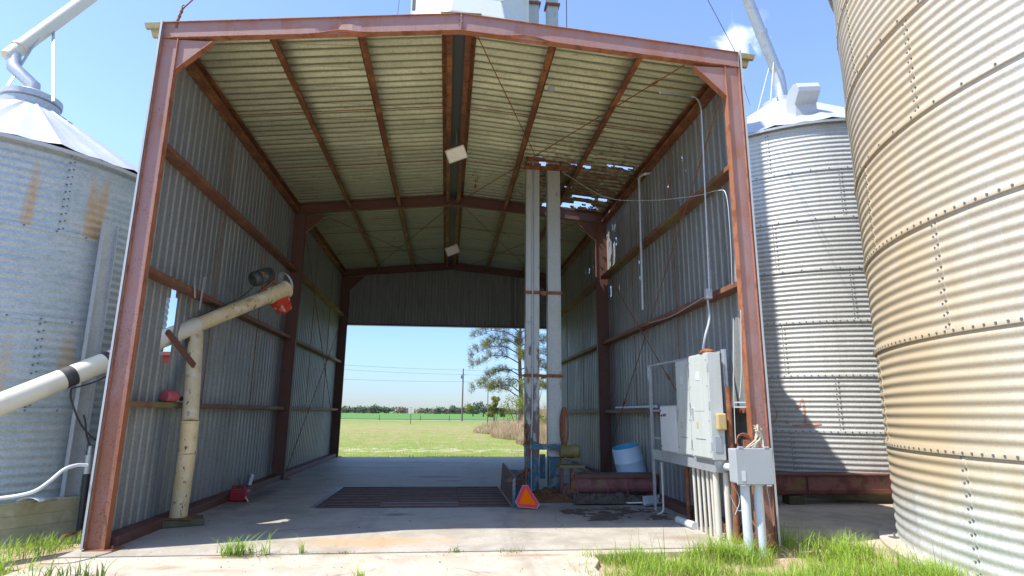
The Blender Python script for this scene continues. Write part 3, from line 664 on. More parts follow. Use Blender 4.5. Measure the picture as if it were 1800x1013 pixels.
b.build('painted_digits',M['spray'],back)
# roof vent + collar on back bin
zapK=zcK
av,zv_=bin_hit(1431,217,KX,KY,KR); rv=.80*ReK; zv=zeK+(zcK-zeK)*(ReK-rv)/(ReK-.55)
vb=V((KX+rv*math.cos(av),KY+rv*math.sin(av),zv-.06)); T=Matrix.Translation(vb)@Matrix.Rotation(av+math.pi/2+R_(12),4,'Z'); b=MB()
w=.25
sidep=[(-.0,0),(.5,0),(.5,.62),(.42,.76),(.25,.84),(0,.84),(-.2,.76),(-.29,.62),(-.27,.50),(.0,.33)]
# profile in local (y back, z up), extruded along x ; opening faces the front/down
vs=[]; nP=len(sidep)
for s in (-1,1):
    for (yy,zz) in sidep: vs.append(T@V((s*w,yy,zz)))
b.add(vs,[tuple(range(nP)),tuple(reversed(range(nP,2*nP)))]+[(i,nP+i,nP+(i+1)%nP,(i+1)%nP) for i in range(nP)])
b.build('roof_vent',M['galv_bright'],back,bevel=.012)
# spout into back bin with struts
spR=thing('grain_spout','dented galvanised spout pipe coming down onto the back bin roof','spout',(KX,KY,zcK+.2),'grain spouts overhead')
ct=V((KX,KY,zcK+.2)); dirv=(V((2.1,12.12,28.5))-(ct+V((0,0,.75))))*.22; top=ct+V((0,0,.75))+dirv*4.4
b=MB(); b.tube([ct,ct+V((0,0,.3)),ct+V((-.02,0,.62)),ct+V((0,0,.75))+dirv*.05],.17,16); b.build('boot_sleeve',M['galv'],spR,True)
b=MB(); b.tube([ct+V((0,0,.70))+dirv*.01,top],.155,18)
for t in (.35,1.2,2.1): c=ct+V((0,0,.75))+dirv*t; b.tube([c-dirv.normalized()*.05,c+dirv.normalized()*.05],.172,18)
b.build('pipe',M['galv'],spR,True)
for s in (-1,1):
    b=MB(); b.tube([ct+V((-.75,-.35*s-.3,-.35)),ct+V((0,0,.75))+dirv*.12+V((-.05,-.1*s,0))],.022,8); b.build('strut',M['galv'],spR,True)
b=MB(); b.lathe((KX,KY,zcK+.16),[(.38,-.02),(.40,.03),(.36,.06),(.18,.08)],24); b.build('collar',M['galv'],spR,True)
# spout into the left bin
spL=thing('grain_spout','thick weathered spout pipe sloping down to the small left bin with steel props','spout',(LX,LY,zcL+.2),'grain spouts overhead')
cl=V((LX,LY,zcL+.18)); pe=wy(14,100,LY); pt=wy(165,-10,LY+1.2); dv=(pt-pe)
b=MB(); b.tube([cl,cl+V((-.02,0,.28)),cl.lerp(pe,.75)+V((0,0,0)),pe+dv*.06],.108,16); b.build('boot_sleeve',M['galv'],spL,True)
b=MB(); b.tube([pe,pe+dv*3],.118,20)
c=pe+dv*.12; dn=dv.normalized(); b.tube([c-dn*.02,c+dn*.02],.138,20)
b.build('pipe',M['cream_out'],spL,True)
for s,q in ((-1,.48),(1,.50)):
    b=MB(); b.bar(cl+V((.42*s+.1,-.25,-.12)),pe+dv*q+V((.0,-.14*(s<0),-.1)),.05,.012,(0,1,0)); b.build('prop',M['galv'],spL)
b=MB(); b.lathe(cl+V((0,0,-.05)),[(.36,-.05),(.44,-.02),(.44,.08),(.33,.10),(.28,.16),(.1,.18)],24); b.build('collar',M['galv'],spL,True)

# ============================================================ OVERHEAD BIN, ELEVATOR LEG
oc=V((.17,10.93,0)); oh=thing('overhead_bin','pale weathered steel surge bin towering above the shed ridge','overhead bin',(oc.x,oc.y,7.6))
b=MB(); n=8; r0=1.26
def octo(r,z): return [V((oc.x+r*math.cos(2*math.pi*(k+.5)/n+.12),oc.y+r*math.sin(2*math.pi*(k+.5)/n+.12),z)) for k in range(n)]
lv=[(.5,7.45),(1.0,8.3),(1.36,8.9),(1.24,9.35),(1.24,20.0),(.3,20.6)]
vs=[p for r,z in lv for p in octo(r,z)]
b.add(vs,[(i*n+k,i*n+(k+1)%n,(i+1)*n+(k+1)%n,(i+1)*n+k) for i in range(len(lv)-1) for k in range(n)]+[tuple(range((len(lv)-1)*n,len(lv)*n)),tuple(reversed(range(n)))])
b.build('body',M['tank'],oh,bevel=.02)
for k in range(n):
    p,q=octo(1.255,9.36)[k],octo(1.255,19.9)[k]; b=MB(); b.bar(p,q,.06,.03); b.build('corner_batten',M['grey_dark'] if k in (4,5) else M['tank'],oh)
YL=12.02; legX=((wy(925,500,YL).x,wy(947.5,500,YL).x),(wy(963.5,500,YL).x,wy(985,500,YL).x))
el=thing('bucket_elevator','tall twin trunk galvanised bucket elevator leg rising through the rusted roof hole','elevator',(2.0,YL,0))
zf=[wy(936,v,YL).z for v in (662,516,292)]
LD=.24
for i,(xa,xb) in enumerate(legX):
    b=MB(); b.box((xa,YL,.75),(xb,YL+LD,20.))
    b.box((xa-.008,YL-.012,.76),(xa+.02,YL-.001,6.9)); b.box((xb-.02,YL-.012,.76),(xb+.008,YL-.001,6.9))
    b.build('trunk',M['leg_rust'] if i==0 else M['leg'],el,bevel=.004)
    b=MB(); b.box((xa+.01,YL+.01,.02),(xb-.01,YL+LD-.01,.75)); b.box((xa+.0,YL-.03,.0),(xa+.03,YL+.0,.76)); b.box((xb-.03,YL-.03,.0),(xb,YL+.0,.76)); b.build('boot_casing',M['blue_paint'],el,bevel=.004)
    for z in (*zf,wy(950,8,YL).z):
        b=MB(); b.box((xa-.04,YL-.04,z-.012),(xb+.04,YL-.013,z+.05)); b.box((xa-.04,YL-.012,z+.02),(xa-.001,YL+LD+.03,z+.05)); b.box((xb+.001,YL-.012,z+.02),(xb+.04,YL+LD+.03,z+.05)); b.build('flange',M['rust'],el)
for z in zf[:2]:
    b=MB(); b.box((legX[0][1]+.041,YL-.03,z-.04),(legX[1][0]-.041,YL+.02,z+.045)); b.build('tie_bar',M['rust'],el)
b=MB(); b.box((legX[0][1]+.002,YL+.05,9.4),(legX[1][0]-.002,YL+.2,9.6)); b.build('tie_plate',M['rust'],el)
b=MB(); b.box((legX[0][0]-.02,YL-.07,zf[2]+.09),(legX[1][1]+.05,YL-.045,zf[2]+.19)); b.build('guide_bar',M['rust'],el)
b=MB(); b.box((legX[0][0]-.06,YL-.07,zf[2]-.10),(legX[1][1]+.22,YL+.0-.041,zf[2]-.015)); b.build('guide_bar',M['rust'],el)
zc_=wy(950,786,YL-.06).z
b=MB(); b.box((legX[0][0]+.0,YL-.10,zc_-.05),(legX[1][1]+.05,YL-.032,zc_+.06)); b.build('cross_beam',M['blue_paint'],el,bevel=.004)
b=MB(); b.box((legX[0][0]-.30,YL+.0,.0),(legX[0][0]-.02,YL+.05,.5)); b.build('side_plate',M['blue_paint'],el)
b=MB(); b.box((legX[0][1]+.06,YL+.26,.3),(legX[0][1]+.17,YL+.30,.78)); b.build('side_plate',M['blue_paint'],el)
xc=wy(936.5,500,YL-.06).x
cd_=thing('conduit_pipe','thin straight galvanised conduit running up the front of the elevator leg','conduit',(xc,YL-.06,0))
b=MB(); b.tube([(xc-.02,YL-.05,.05),(xc-.02,YL-.05,1.2),(xc,YL-.04,1.6),(xc,YL-.04,9.7)],.016,10); b.build('pipe',M['galv'],cd_,True)
b=MB(); b.tube([(xc-.02,YL-.05,1.0),(xc-.02,YL-.05,1.12)],.035,10); b.tube([(xc,YL-.06,1.05),(xc+.3,YL-.1,.95),(xc+.55,YL-.12,.88),(xc+.75,YL-.15,.86)],.012,8); b.build('fitting',M['grey_dark'],cd_,True)
# belt guard / sheave at the right trunk
bg=thing('belt_guard','narrow upright rusty oval belt guard beside the right elevator trunk','belt guard',(2.45,YL,1.2))
c0=wy(992,750,YL-.12); rz_=(wy(992,715,YL-.12).z-wy(992,785,YL-.12).z)/2
b=MB(); vs=[]; n=28
for s in (0,1):
    for k in range(n): a=2*math.pi*k/n; vs.append(c0+V((.085*math.cos(a),(-.05 if s==0 else .08),rz_*math.sin(a))))
ri=[c0+V((.045*math.cos(2*math.pi*k/n),-.05,(rz_-.06)*math.sin(2*math.pi*k/n))) for k in range(n)]
b.add(vs+ri,[(k,(k+1)%n,n+(k+1)%n,n+k) for k in range(n)]+[(2*n+k,2*n+(k+1)%n,(k+1)%n,k) for k in range(n)]); b.build('rim',M['rust'],bg,True)
b=MB(); b.bar(c0+V((-.02,-.06,rz_)),c0+V((-.02,-.06,-rz_-.1)),.06,.03,(0,1,0)); b.build('post',M['rust'],bg)
# motor on stand
mo=thing('electric_motor','mossy green and rusty electric motor on a small steel stand beside the elevator','motor',(2.5,11.6,0))
mc=wy(1001,794,11.65); 
b=MB(); L=.19
b.lathe(mc-V((L,0,0)),[(.0,0),(.10,.0),(.115,.03),(.12,.05),(.12,.26),(.13,.27),(.13,.36),(.10,.39),(0,.40)],24,(1,0,0)); b.build('housing',M['motor_olive'],mo,True)
b=MB(); b.cbox(mc+V((-.05,-.11,.01)),(.18,.05,.11)); b.cbox(mc+V((0,0,-.13)),(.40,.22,.02)); b.cbox(mc+V((-.1,0,-.12)),(.05,.18,.03));b.cbox(mc+V((.12,0,-.12)),(.05,.18,.03)); b.build('mount',M['motor_olive'],mo,bevel=.004)
ztab=mc.z-.27
b=MB(); b.cbox((mc.x+.02,mc.y,ztab),(.50,.34,.05))
for s in (-.16,.17):
    for t in (-.1,.1): b.box((mc.x+s-.008,mc.y+t-.008,ztab+.025),(mc.x+s+.008,mc.y+t+.008,mc.z-.14))
b.build('table',M['motor_olive'],mo)
for s in (-.17,.02):
    b=MB(); b.box((mc.x+s-.03,mc.y-.1,0),(mc.x+s+.03,mc.y-.04,ztab-.026)); b.build('leg',M['dark_steel'],mo)
b=MB(); b.cyl((mc.x-.06,mc.y-.16,.16),(mc.x-.06,mc.y+.1,.16),.12,20); b.cyl((mc.x-.06,mc.y-.22,.16),(mc.x-.06,mc.y-.16,.16),.05,12); b.build('tail_pulley',M['dark_steel'],mo,True)
b=MB(); b.box((mc.x-.02,mc.y-.22,.12),(mc.x+.10,mc.y-.161,.50)); b.build('guard_plate',M['rust'],mo,bevel=.01)
# conveyor trough (inside, through the wall, and below the back bin)
tr=thing('conveyor_trough','long faded pink steel conveyor trough running through the right wall and under the bin','conveyor',(5,11.55,0))
xa=fl(1010,880).x+.02
zt_=wx(1140,833,3.75).z; YT=11.40
ztp=wy(1070,835,YT).z
def trough(x0,x1,Yq,ztop_,zbot,name,m,ribs):
    b=MB(); n=10; pr_=[]
    for k in range(n+1): a=math.pi*k/n; pr_.append((Yq+.17-.17*math.cos(a),zbot+.17-.17*math.sin(a)))
    pts=[(Yq,ztop_-.012)]+pr_+[(Yq+.34,ztop_-.012)]
    m_=len(pts); vs=[(x0,y,z) for y,z in pts]+[(x1,y,z) for y,z in pts]
    b.add(vs,[(i,i+1,m_+i+1,m_+i) for i in range(m_-1)]+[tuple(range(m_)),tuple(reversed(range(m_,2*m_)))])
    o=b.build(name,m,tr)
    for x in ribs:
        b=MB(); b.box((x-.008,Yq-.035,zbot-.04),(x+.008,Yq+.0-.001,ztop_-.02)); b.build('joint_flange',m,tr)
    b=MB(); b.box((x0-.02,Yq-.05,ztop_-.01),(x1,Yq+.39,ztop_+.012)); b.box((x0-.02,Yq-.05,ztop_-.05),(x1,Yq-.044,ztop_-.0105)); b.build('cover',M['dark_steel'],tr)
trough(xa,W-.06,YT,ztp,.10,'trough',M['pink'],[xa+.03,xa+.62,wy(1103,860,YT).x])
za=wy(1450,834,11.1).z; zb__=wy(1450,868,11.1).z
b=MB(); 
X0=W+.05; YT2=10.82
pts=[(YT2,za-.01),(YT2,zb__+.10),(YT2+.05,zb__+.03),(YT2+.12,zb__),(YT2+.34,zb__),(YT2+.4,za-.01)]
m_=len(pts); vs=[(X0,y,z) for y,z in pts]+[(16,y,z) for y,z in pts]
b.add(vs,[(i,i+1,m_+i+1,m_+i) for i in range(m_-1)]); b.build('outer_trough',M['pink'],tr)
for x in (6.75,9.8,12.8):
    b=MB(); b.box((x-.01,YT2-.03,zb__-.0),(x+.01,YT2-.001,za-.02)); b.build('joint_flange',M['dark_steel'],tr)
b=MB(); b.box((X0,YT2-.04,za),(16,YT2+.5,za+.03)); b.build('outer_cover',M['dark_steel'],tr)
for x in (6.4,9.0,11.5):
    b=MB(); b.box((x,YT2+.05,-.025),(x+.3,YT2+.3,zb__-.002)); b.build('support_block',M['wood'],tr)
# half barrel
ba=thing('plastic_barrel','pale blue cut open plastic barrel tilted against the trough and right wall','barrel',(3.8,12.1,.3))
bc=wy(1112,838,12.15); tp=wy(1101,783,12.15)
ax=(tp-bc); ax=V((ax.x-.03,-.05,ax.z)).normalized(); rr_=.295
b=MB(); b.lathe(bc-ax*.28,[(0,.02),(rr_-.03,.0),(rr_,.03),(rr_,.30),(rr_+.008,.315),(rr_,.33),(rr_,.60),(rr_+.006,.61),(rr_,.62),(rr_-.004,.90),(rr_-.012,.90)],40,ax); b.build('body',M['barrel'],ba,True)
b=MB(); b.lathe(bc-ax*.28,[(rr_-.013,.899),(rr_-.013,.04),(0,.03)],40,ax); b.build('inside',M['barrel_in'],ba,True)

# ============================================================ PIT GRATE
P0=V((-2.17,10.72)); gx0,gx1,gy0,gy1=-2.17,1.16,10.72,13.5
pg=thing('pit_grate','dark steel drive over pit grate set in the concrete floor','floor grate',((gx0+gx1)/2,gy0,0))
b=MB(); b.box((gx0-.09,gy0,-.02),(gx0-.0,gy1,.012)); b.build('frame_angle',M['grate_edge'],pg)
b=MB(); b.box((gx0,gy0-.03,-.04),(gx1,gy0-.001,.008)); b.box((gx0,gy1+.001,-.04),(gx1,gy1+.03,.008)); b.build('frame_angle',M['grate'],pg)
gsec=((gx0+.005,-1.13),(-1.12,.25),(.26,gx1-.005))
for si,(xa_,xb_) in enumerate(gsec):
    b=MB(); nbar=24 if si!=1 else 40; z1=-.006 if si!=1 else .012
    for k in range(nbar):
        b.mi=1 if k%3==1 else 0  # every third bar coloured lighter to imitate light and dark striping
        y=gy0+.02+(gy1-gy0-.04)*k/(nbar-1); wdt=.055 if si!=1 else .028
        b.box((xa_,y-wdt/2,z1-.05),(xb_,y+wdt/2,z1+random.uniform(-.002,.002)))
    nc=4 if si!=1 else 30
    for k in range(nc):
        x=xa_+(xb_-xa_)*(k+.5)/nc; b.box((x-.006,gy0+.01,z1-.045),(x+.006,gy1-.01,z1-.008 if si!=1 else z1-.004))
    o=b.build('grate_panel',[M['grate'],M['grate_lit']],pg)
b=MB(); b.box((-1.12,gy0+.10,.0125),(.25,gy0+.13,.02)); b.box((-1.12,gy0+.40,.0125),(.25,gy0+.46,.02)); b.build('wear_strip',mat('worn_strip_steel',(.17,.16,.16),.5,.3),pg)
b=MB(); b.box((gx0,gy0,-1.2),(gx1,gy1,-1.15)); 
for q in (((gx0-.02,gy0,-1.2),(gx0-.001,gy1,-.05)),((gx1+.001,gy0,-1.2),(gx1+.02,gy1,-.05)),((gx0,gy0-.02,-1.2),(gx1,gy0-.001,-.05)),((gx0,gy1+.001,-1.2),(gx1,gy1+.02,-.05))): b.box(*q)
b.build('pit_lining',M['pit'],pg)
# raised pit cover panel
pc=thing('pit_cover','rust brown steel pit cover plate propped upright at the right end of the grate','cover plate',(1.25,11,0))
b=MB(); f0=V((1.19,10.66,.0)); r0_=V((1.19,13.2,.0)); ft=wy(888,822,10.7); 
tf=wy(904,838,10.7); trr=wy(883,814,13.2)
n_=V((1,0,.25)).normalized()*.03
b.add([f0,r0_,trr,tf,f0+n_,r0_+n_,trr+n_,tf+n_],((0,1,2,3),(7,6,5,4),(0,4,5,1),(1,5,6,2),(2,6,7,3),(3,7,4,0))); b.build('plate',M['dark_steel'],pc)
b=MB(); b.bar(f0+V((-.0,-.03,.02)),V((f0.x,10.64,tf.z-.02)),.05,.02,(0,1,0)); b.build('edge_strip',M['blue_paint'],pc)
b=MB(); 
b.bar((1.12,10.72,.44),(1.62,11.9,.52),.08,.05); b.bar((1.2,10.8,.30),(1.55,11.6,.42),.05,.06); b.build('frame',M['rust'],pc)
# SMV triangle
tri=thing('warning_triangle','orange slow vehicle triangle with red border leaning at the front of the elevator','warning sign',(1.37,10.35,0))
bt=fl(925,893); bt=V((bt.x,10.38,.012))
th=R_(-5); lean=R_(14)
def tp_(x,z,off=0):
    xx=x*math.cos(th)+z*math.sin(th); zz=-x*math.sin(th)*-1*-1+z*math.cos(th)
    zz=z*math.cos(th)+x*math.sin(th)
    return bt+V((xx,zz*math.sin(lean)-off*math.cos(lean),zz*math.cos(lean)+off*math.sin(lean)+.0))+V((0,0,.02))
sc=.415/.405; hexo=[(-.155,0),(.155,0),(.203,.075),(.045,.355),(-.045,.355),(-.203,.075)]; tri_in=[(-.142,.052),(.142,.052),(0,.31)]
hexo=[(x*sc,z*sc) for x,z in hexo]; tri_in=[(x*sc*.98,z*sc) for x,z in tri_in]; hexb=[(x*.985,(z-.17)*.985+.17) for x,z in hexo]
def slab_(pts,o0,o1,name,m):
    b=MB(); n=len(pts); vs=[tp_(x,z,o0) for x,z in pts]+[tp_(x,z,o1) for x,z in pts]
    b.add(vs,[tuple(reversed(range(n))),tuple(range(n,2*n))]+[(i,(i+1)%n,n+(i+1)%n,n+i) for i in range(n)]); return b.build(name,m,tri)
slab_(hexo,0,.003,'backing',M['sil']); slab_(hexb,.0032,.005,'red_border',M['red_refl']); slab_(tri_in,.0052,.007,'orange_triangle',M['orange'])
pr_=thing('rusty_rod','rusty rod with chain standing above the orange triangle','rod',(1.4,11,0))
q0=tp_(0,.36,-.01); q1=wy(930,782,11.3); q2=wy(926,752,11.3)
b=MB(); b.tube([q0,q0.lerp(q1,.5),q1],.013,8); b.build('rod',M['rust'],pr_,True)
def chain(b,p,q,n,sag,r=.004,l=.028):
    for k in range(n):
        t=k/(n-1); c=V(p).lerp(V(q),t)-V((0,0,sag*4*t*(1-t))); d=(V(q)-V(p)).normalized(); a=V((0,1,0)) if k%2 else d.cross(V((0,1,0))).normalized()
        pts=[c+d*math.cos(2*math.pi*i/8)*l+a*math.sin(2*math.pi*i/8)*l*.5 for i in range(9)]; b.tube(pts,r,5,False)
b=MB()
for k in range(4): chain(b,q1+V((.03*k-.09,0,.02*k)),q2+V((.05-.04*k,-.03*k,.03)),9,.05+.02*k,.006,.03)
b.sphere(q2+V((0,0,.02)),.05,6); b.build('chain',M['rust'],pr_,True)

# ============================================================ FLOOR DEBRIS etc.
def mound(name,label,x0,x1,y0,y1,h,m,kind='stuff',seed=1,thr=.0):
    b=MB(); nx=int((x1-x0)/.035)+2; ny=int((y1-y0)/.035)+2; vs=[]
    H={}
    for j in range(ny):
        for i in range(nx):
            x=x0+(x1-x0)*i/(nx-1); y=y0+(y1-y0)*j/(ny-1); ex=1-abs(2*i/(nx-1)-1)**3; ey=1-abs(2*j/(ny-1)-1)**3
            nn=noise.noise(V((x*2.2,y*2.2,seed)))*.6+noise.noise(V((x*7,y*7,seed)))*.35+noise.noise(V((x*22,y*22,seed)))*.22
            z=(nn+.35)*ex*ey-.25+thr; vs.append((x,y,max(z*h,-.02)+.001*0)); H[(i,j)]=z
    fs=[(j*nx+i,j*nx+i+1,(j+1)*nx+i+1,(j+1)*nx+i) for j in range(ny-1) for i in range(nx-1) if max(H[(i,j)],H[(i+1,j)],H[(i,j+1)],H[(i+1,j+1)])>0]
    b.add(vs,fs); o=b.build(name,m,None,True); tag(o,label,'debris',None,kind); return o
mound('spilled_grain','thin dark crust of spilled grain on the floor in front of the pink trough',1.75,3.85,9.1,10.75,.045,M['debris'],seed=2,thr=-.02)
mound('dirt_heap','dark rotted grain heaped along the foot of the pink trough',2.30,4.0,10.80,11.42,.24,M['debris'],seed=5,thr=.35)
mound('rusty_heap','rusty orange crumbled debris around the elevator boot',1.55,2.42,11.15,12.3,.30,M['debris_rusty'],seed=9,thr=.30)
gut=thing('gutter_piece','short white gutter offcut lying on the floor by the strut post','gutter',tuple(fl(1145,892)))
g0=fl(1130,887,.03); g1=fl(1160,884,.03)
b=MB(); dd=(g1-g0); pn=V((0,-1,0)); 
pf=[(0,.14),(0,.0),(-.16,0),(-.2,.04),(-.19,.045),(-.155,.008),(-.008,.008),(-.008,.14)]
m_=len(pf); vs=[g0+V((0,y,z)) for y,z in pf]+[g0+dd+V((0,y+.0,z)) for y,z in pf]
b.add(vs,[(i,(i+1)%m_,m_+(i+1)%m_,m_+i) for i in range(m_)]+[tuple(reversed(range(m_))),tuple(range(m_,2*m_))]); b.build('channel',M['white'],gut)
b=MB(); b.bar(g0+V((-.3,.2,.0)),g0+V((.0,.02,.03)),.03,.02); b.build('tab',M['white'],gut)
# floor pipes behind elevator on floor
pp=thing('loose_pipe','pale pipe lying on the floor behind the motor, against the right wall','pipe',tuple(fl(1040,822)))
b=MB(); b.tube([wy(1003,811,15.5)+V((0,0,.0)),fl(1050,828,.06)],.035,10); b.tube([fl(1035,823,.05),fl(1048,821,.05)],.02,8); b.build('tube',M['galv'],pp,True)

# small items on the left
jc=thing('fuel_can','red plastic fuel can on the floor against the left wall','fuel can',tuple(fl(422,880)))
c=fl(420,881); w_=.21; h_=.23
b=MB(); b.box((c.x-.16,c.y-.11,0),(c.x+.16,c.y+.11,h_-.03)); b.build('body',M['red_plastic'],jc,bevel=.03)
b=MB(); b.box((c.x-.14,c.y-.02,h_-.02),(c.x-.11,c.y+.02,h_+.03)); b.box((c.x+.05,c.y-.02,h_-.02),(c.x+.08,c.y+.02,h_+.03)); b.box((c.x-.14,c.y-.02,h_+.02),(c.x+.08,c.y+.02,h_+.045)); b.build('handle',M['red_plastic'],jc,bevel=.006)
b=MB(); b.tube([(c.x+.12,c.y-.08,.09),(c.x+.22,c.y-.2,.02)],.014,8); b.build('spout',M['cream'],jc,True)
wl=thing('work_lamp','white framed work lamp resting on the left base rail behind the fuel can','work lamp',(-3.95,12.6,.12))
lb=wx(437,862,-3.98); MZ=Matrix.Rotation(R_(-62),3,'Z')@Matrix.Rotation(R_(-12),3,'X'); lc=lb+V((0,0,.17))
b=MB(); b.cbox(lc,(.26,.07,.30),MZ); b.build('housing',M['white'],wl,bevel=.02)
b=MB(); b.cbox(lc+MZ@V((0,-.037,0)),(.20,.006,.24),MZ); b.build('glass',M['enclosure2'],wl)
rc=thing('red_canister','faded red plastic canister lying on the left lower girt','canister',(-4,9.1,1.7))
cc=wx(300,693,-3.99); cc.z=1.70+.088
b=MB(); b.lathe(cc+V((-.0,-.19,0)),[(0,0),(.07,.0),(.085,.02),(.085,.20),(.07,.24),(.03,.27),(.03,.30),(0,.30)],20,(.25,1,0)); b.build('body',M['red_faded'],rc,True)
b=MB(); b.sphere(cc+V((.07,.19,-.03)),.035,6); b.build('valve',M['black'],rc,True)
wt=thing('white_tube','short white plastic tube lying on the left girt beside the red canister','tube',(-3.95,9.3,1.7))
b=MB(); q=wx(312,705,-3.93); b.tube([V((-3.945,q.y-.12,1.722)),V((-3.945,q.y+.2,1.722))],.02,10); b.build('pipe',M['white'],wt,True)
for i,(u0,v0,u1,v1,lab) in enumerate(((343,488,343,524,'shorter galvanised strap standing against the middle girt of the left wall'),(360,487,351,544,'longer tilted galvanised strap standing against the middle girt of the left wall'))):
    p=wx(u0,v0,-3.87); q=wx(u1,v1,-3.87); s_=thing('metal_strap',lab,'strap',tuple(q),'galvanised straps by the auger')
    b=MB(); b.bar(p,q,.045,.008,(1,0,0)); b.build('strap',M['galv'],s_)

# ============================================================ UNLOADING AUGER
au=thing('grain_auger','long cream painted grain auger tube passing through a hole in the left wall','auger',(-3.3,9.6,0))
S0=V((-3.55,9.62,0)); # support foot
def camd(u,v,dep):
    d=_F+_R*((u-900)/FOC)-_U*((v-506.5)/FOC); return CAMP+d*dep
foot=fl(313,911,.10); foot=V((foot.x,foot.y,.10))
depS=(foot-CAMP).dot(_F)
topS=camd(344,590,9.28); 
kink1=camd(334,742,depS+.05); kink2=camd(329,795,depS+.02)
b=MB(); b.tube([foot+V((0,0,.02)),kink2],.116,24); b.tube([kink2+V((0,0,.0)),kink1],.117,24); b.tube([kink1,topS+V((0,0,.05))],.108,24)
for k in (kink1,kink2): b.tube([k-V((0,0,.012)),k+V((0,0,.012))],.123,24)
b.build('support_post',M['cream'],au,True)
b=MB(); b.cbox(foot+V((0,0,.008)),(.42,.32,.02)); b.cyl(foot+V((.17,-.1,.018)),foot+V((.17,-.1,.04)),.012,8); b.build('foot_plate',M['rust'],au)
Pm=camd(343,573,9.3); P0_=camd(0,711,6.9)
dA=(Pm-P0_)
# choose head so that it projects near (500,520)
best=None
for k in range(100,260):
    q=P0_+dA*(k/100); d=q-CAMP; z=d.dot(_F); u=900+FOC*d.dot(_R)/z
    if best is None or abs(u-500)<best[0]: best=(abs(u-500),q,900+FOC*d.dot(_R)/z,506.5-FOC*d.dot(_U)/z,z)
Hd=best[1]; dn=dA.normalized()
# where it crosses the wall
tw=(-W-P0_.x)/dA.x; Pw=P0_+dA*tw
b=MB(); b.tube([P0_-dA*.7,Pw+dn*.18],.132,28); b.build('outer_tube',M['cream_out'],au,True)
b=MB(); b.tube([Pw+dn*.181,Hd],.120,28)
for t in (.42,.78): c=Pw.lerp(Hd,t); b.tube([c-dn*.018,c+dn*.018],.126,28)
b.build('inner_tube',M['cream'],au,True)
sxv=dn.cross(V((0,0,1))).normalized(); upv=sxv.cross(dn)
b=MB(); b.tube([Hd-dn*.38,Hd+dn*.02],.15,24); b.cyl(Hd+dn*.02,Hd+dn*.05,.17,24); b.build('head_casing',M['cream'],au,True)
b=MB(); c=Hd-dn*.16
b.add([c+dn*a+sxv*s*.10-upv*h for a,h in ((-.20,.10),(.15,.10),(.13,.36),(-.06,.40)) for s in (-1,1)],((0,1,3,2),(2,3,5,4),(4,5,7,6),(6,7,1,0),(0,2,4,6),(1,7,5,3)))
b.build('discharge_spout',M['red'],au)
mcn=Hd-dn*.40+upv*.38
b=MB(); b.lathe(mcn-dn*.24,[(0,0),(.10,0),(.135,.04),(.140,.10),(.125,.11),(.125,.16),(.137,.17),(.137,.36),(.115,.43),(0,.45)],24,tuple(dn)); b.build('drive_motor',M['motor_green'],au,True)
b=MB()
b.cbox(mcn-upv*.0+sxv*.0-V((0,.12,0)),(.14,.06,.10)); b.bar(Hd-dn*.6+upv*.13,mcn+dn*.25-upv*.12,.05,.02); b.bar(mcn-dn*.1-upv*.12,Hd-dn*.40+upv*.1,.03,.03); b.bar(mcn+dn*.15-upv*.12,Hd-dn*.1+upv*.1,.03,.03); b.build('motor_bracket',M['rust'],au)
b=MB()
for k in range(7):
    o=Hd+dn*(.07+.012*k)+upv*.10; n=24; r=.20-.008*k
    b.tube([o+upv*(math.cos(2*math.pi*i/n)*r*1.15)+sxv*(math.sin(2*math.pi*i/n)*r*.75) for i in range(n+1)],.006,6,False)
b.build('belt_guard',M['galv'],au,True)
b=MB(); b.bar(wx(294,583,-3.72)+V((.0,0,0)),camd(341,643,depS-.05),.075,.04,(1,0,0)); b.build('diagonal_brace',M['dark_steel'],au)
for t,lab in ((-.235,None),(.115,None)):
    pass
tp1=P0_+dA*((camd(118,668,5.6)-P0_).dot(dn)/dA.length)
b=MB(); 
def along(u):
    bb=None
    for k in range(-40,200):
        q=P0_+dA*(k/100); d=q-CAMP; z=d.dot(_F); uu=900+FOC*d.dot(_R)/z
        if bb is None or abs(uu-u)<bb[0]: bb=(abs(uu-u),q)
    return bb[1]
for u,w in ((118,.07),(188,.04)):
    c=along(u); b.tube([c-dn*w,c+dn*w],.1355,24)
b.build('tape_band',M['black'],au,True)
b=MB(); c=along(118); c2=along(185)
cab=[c-upv*.16,c-upv*.30+dn*-.05,c-upv*.7+dn*-.04,c-upv*1.0+dn*.12,c-upv*.92+dn*.42+V((0,.05,0)),c-upv*.75+dn*.5]
def smoothp(P,n=8):
    out=[]
    for i in range(len(P)-1):
        p0=P[max(i-1,0)];p1=P[i];p2=P[i+1];p3=P[min(i+2,len(P)-1)]
        for k in range(n):
            t=k/n; out.append(.5*((2*p1)+(-p0+p2)*t+(2*p0-5*p1+4*p2-p3)*t*t+(-p0+3*p1-3*p2+p3)*t*t*t))
    out.append(P[-1]); return out
b.tube(smoothp([V(p) for p in cab]),.012,8); b.tube(smoothp([c-upv*.16,c-upv*.20+dn*.3,c-upv*.18+dn*.5,c2-upv*.16]),.010,8); b.build('cable',M['black'],au,True)
b=MB(); b.tube(smoothp([along(292)+upv*-.125,along(330)+upv*.02-V((.06,.11,0)),along(380)+upv*.13,along(430)+upv*.17,mcn-dn*.2-upv*.1]),.009,8); b.build('power_cable',M['black'],au,True)
wb=thing('timber_block','mossy green timber block under the foot of the auger post','timber',(foot.x,foot.y,0))
b=MB(); b.cbox(foot+V((.05,.05,-.052)),(.52,.40,.09),Matrix.Rotation(R_(24),3,'Z')); b.build('block',M['wood'],wb,bevel=.012)

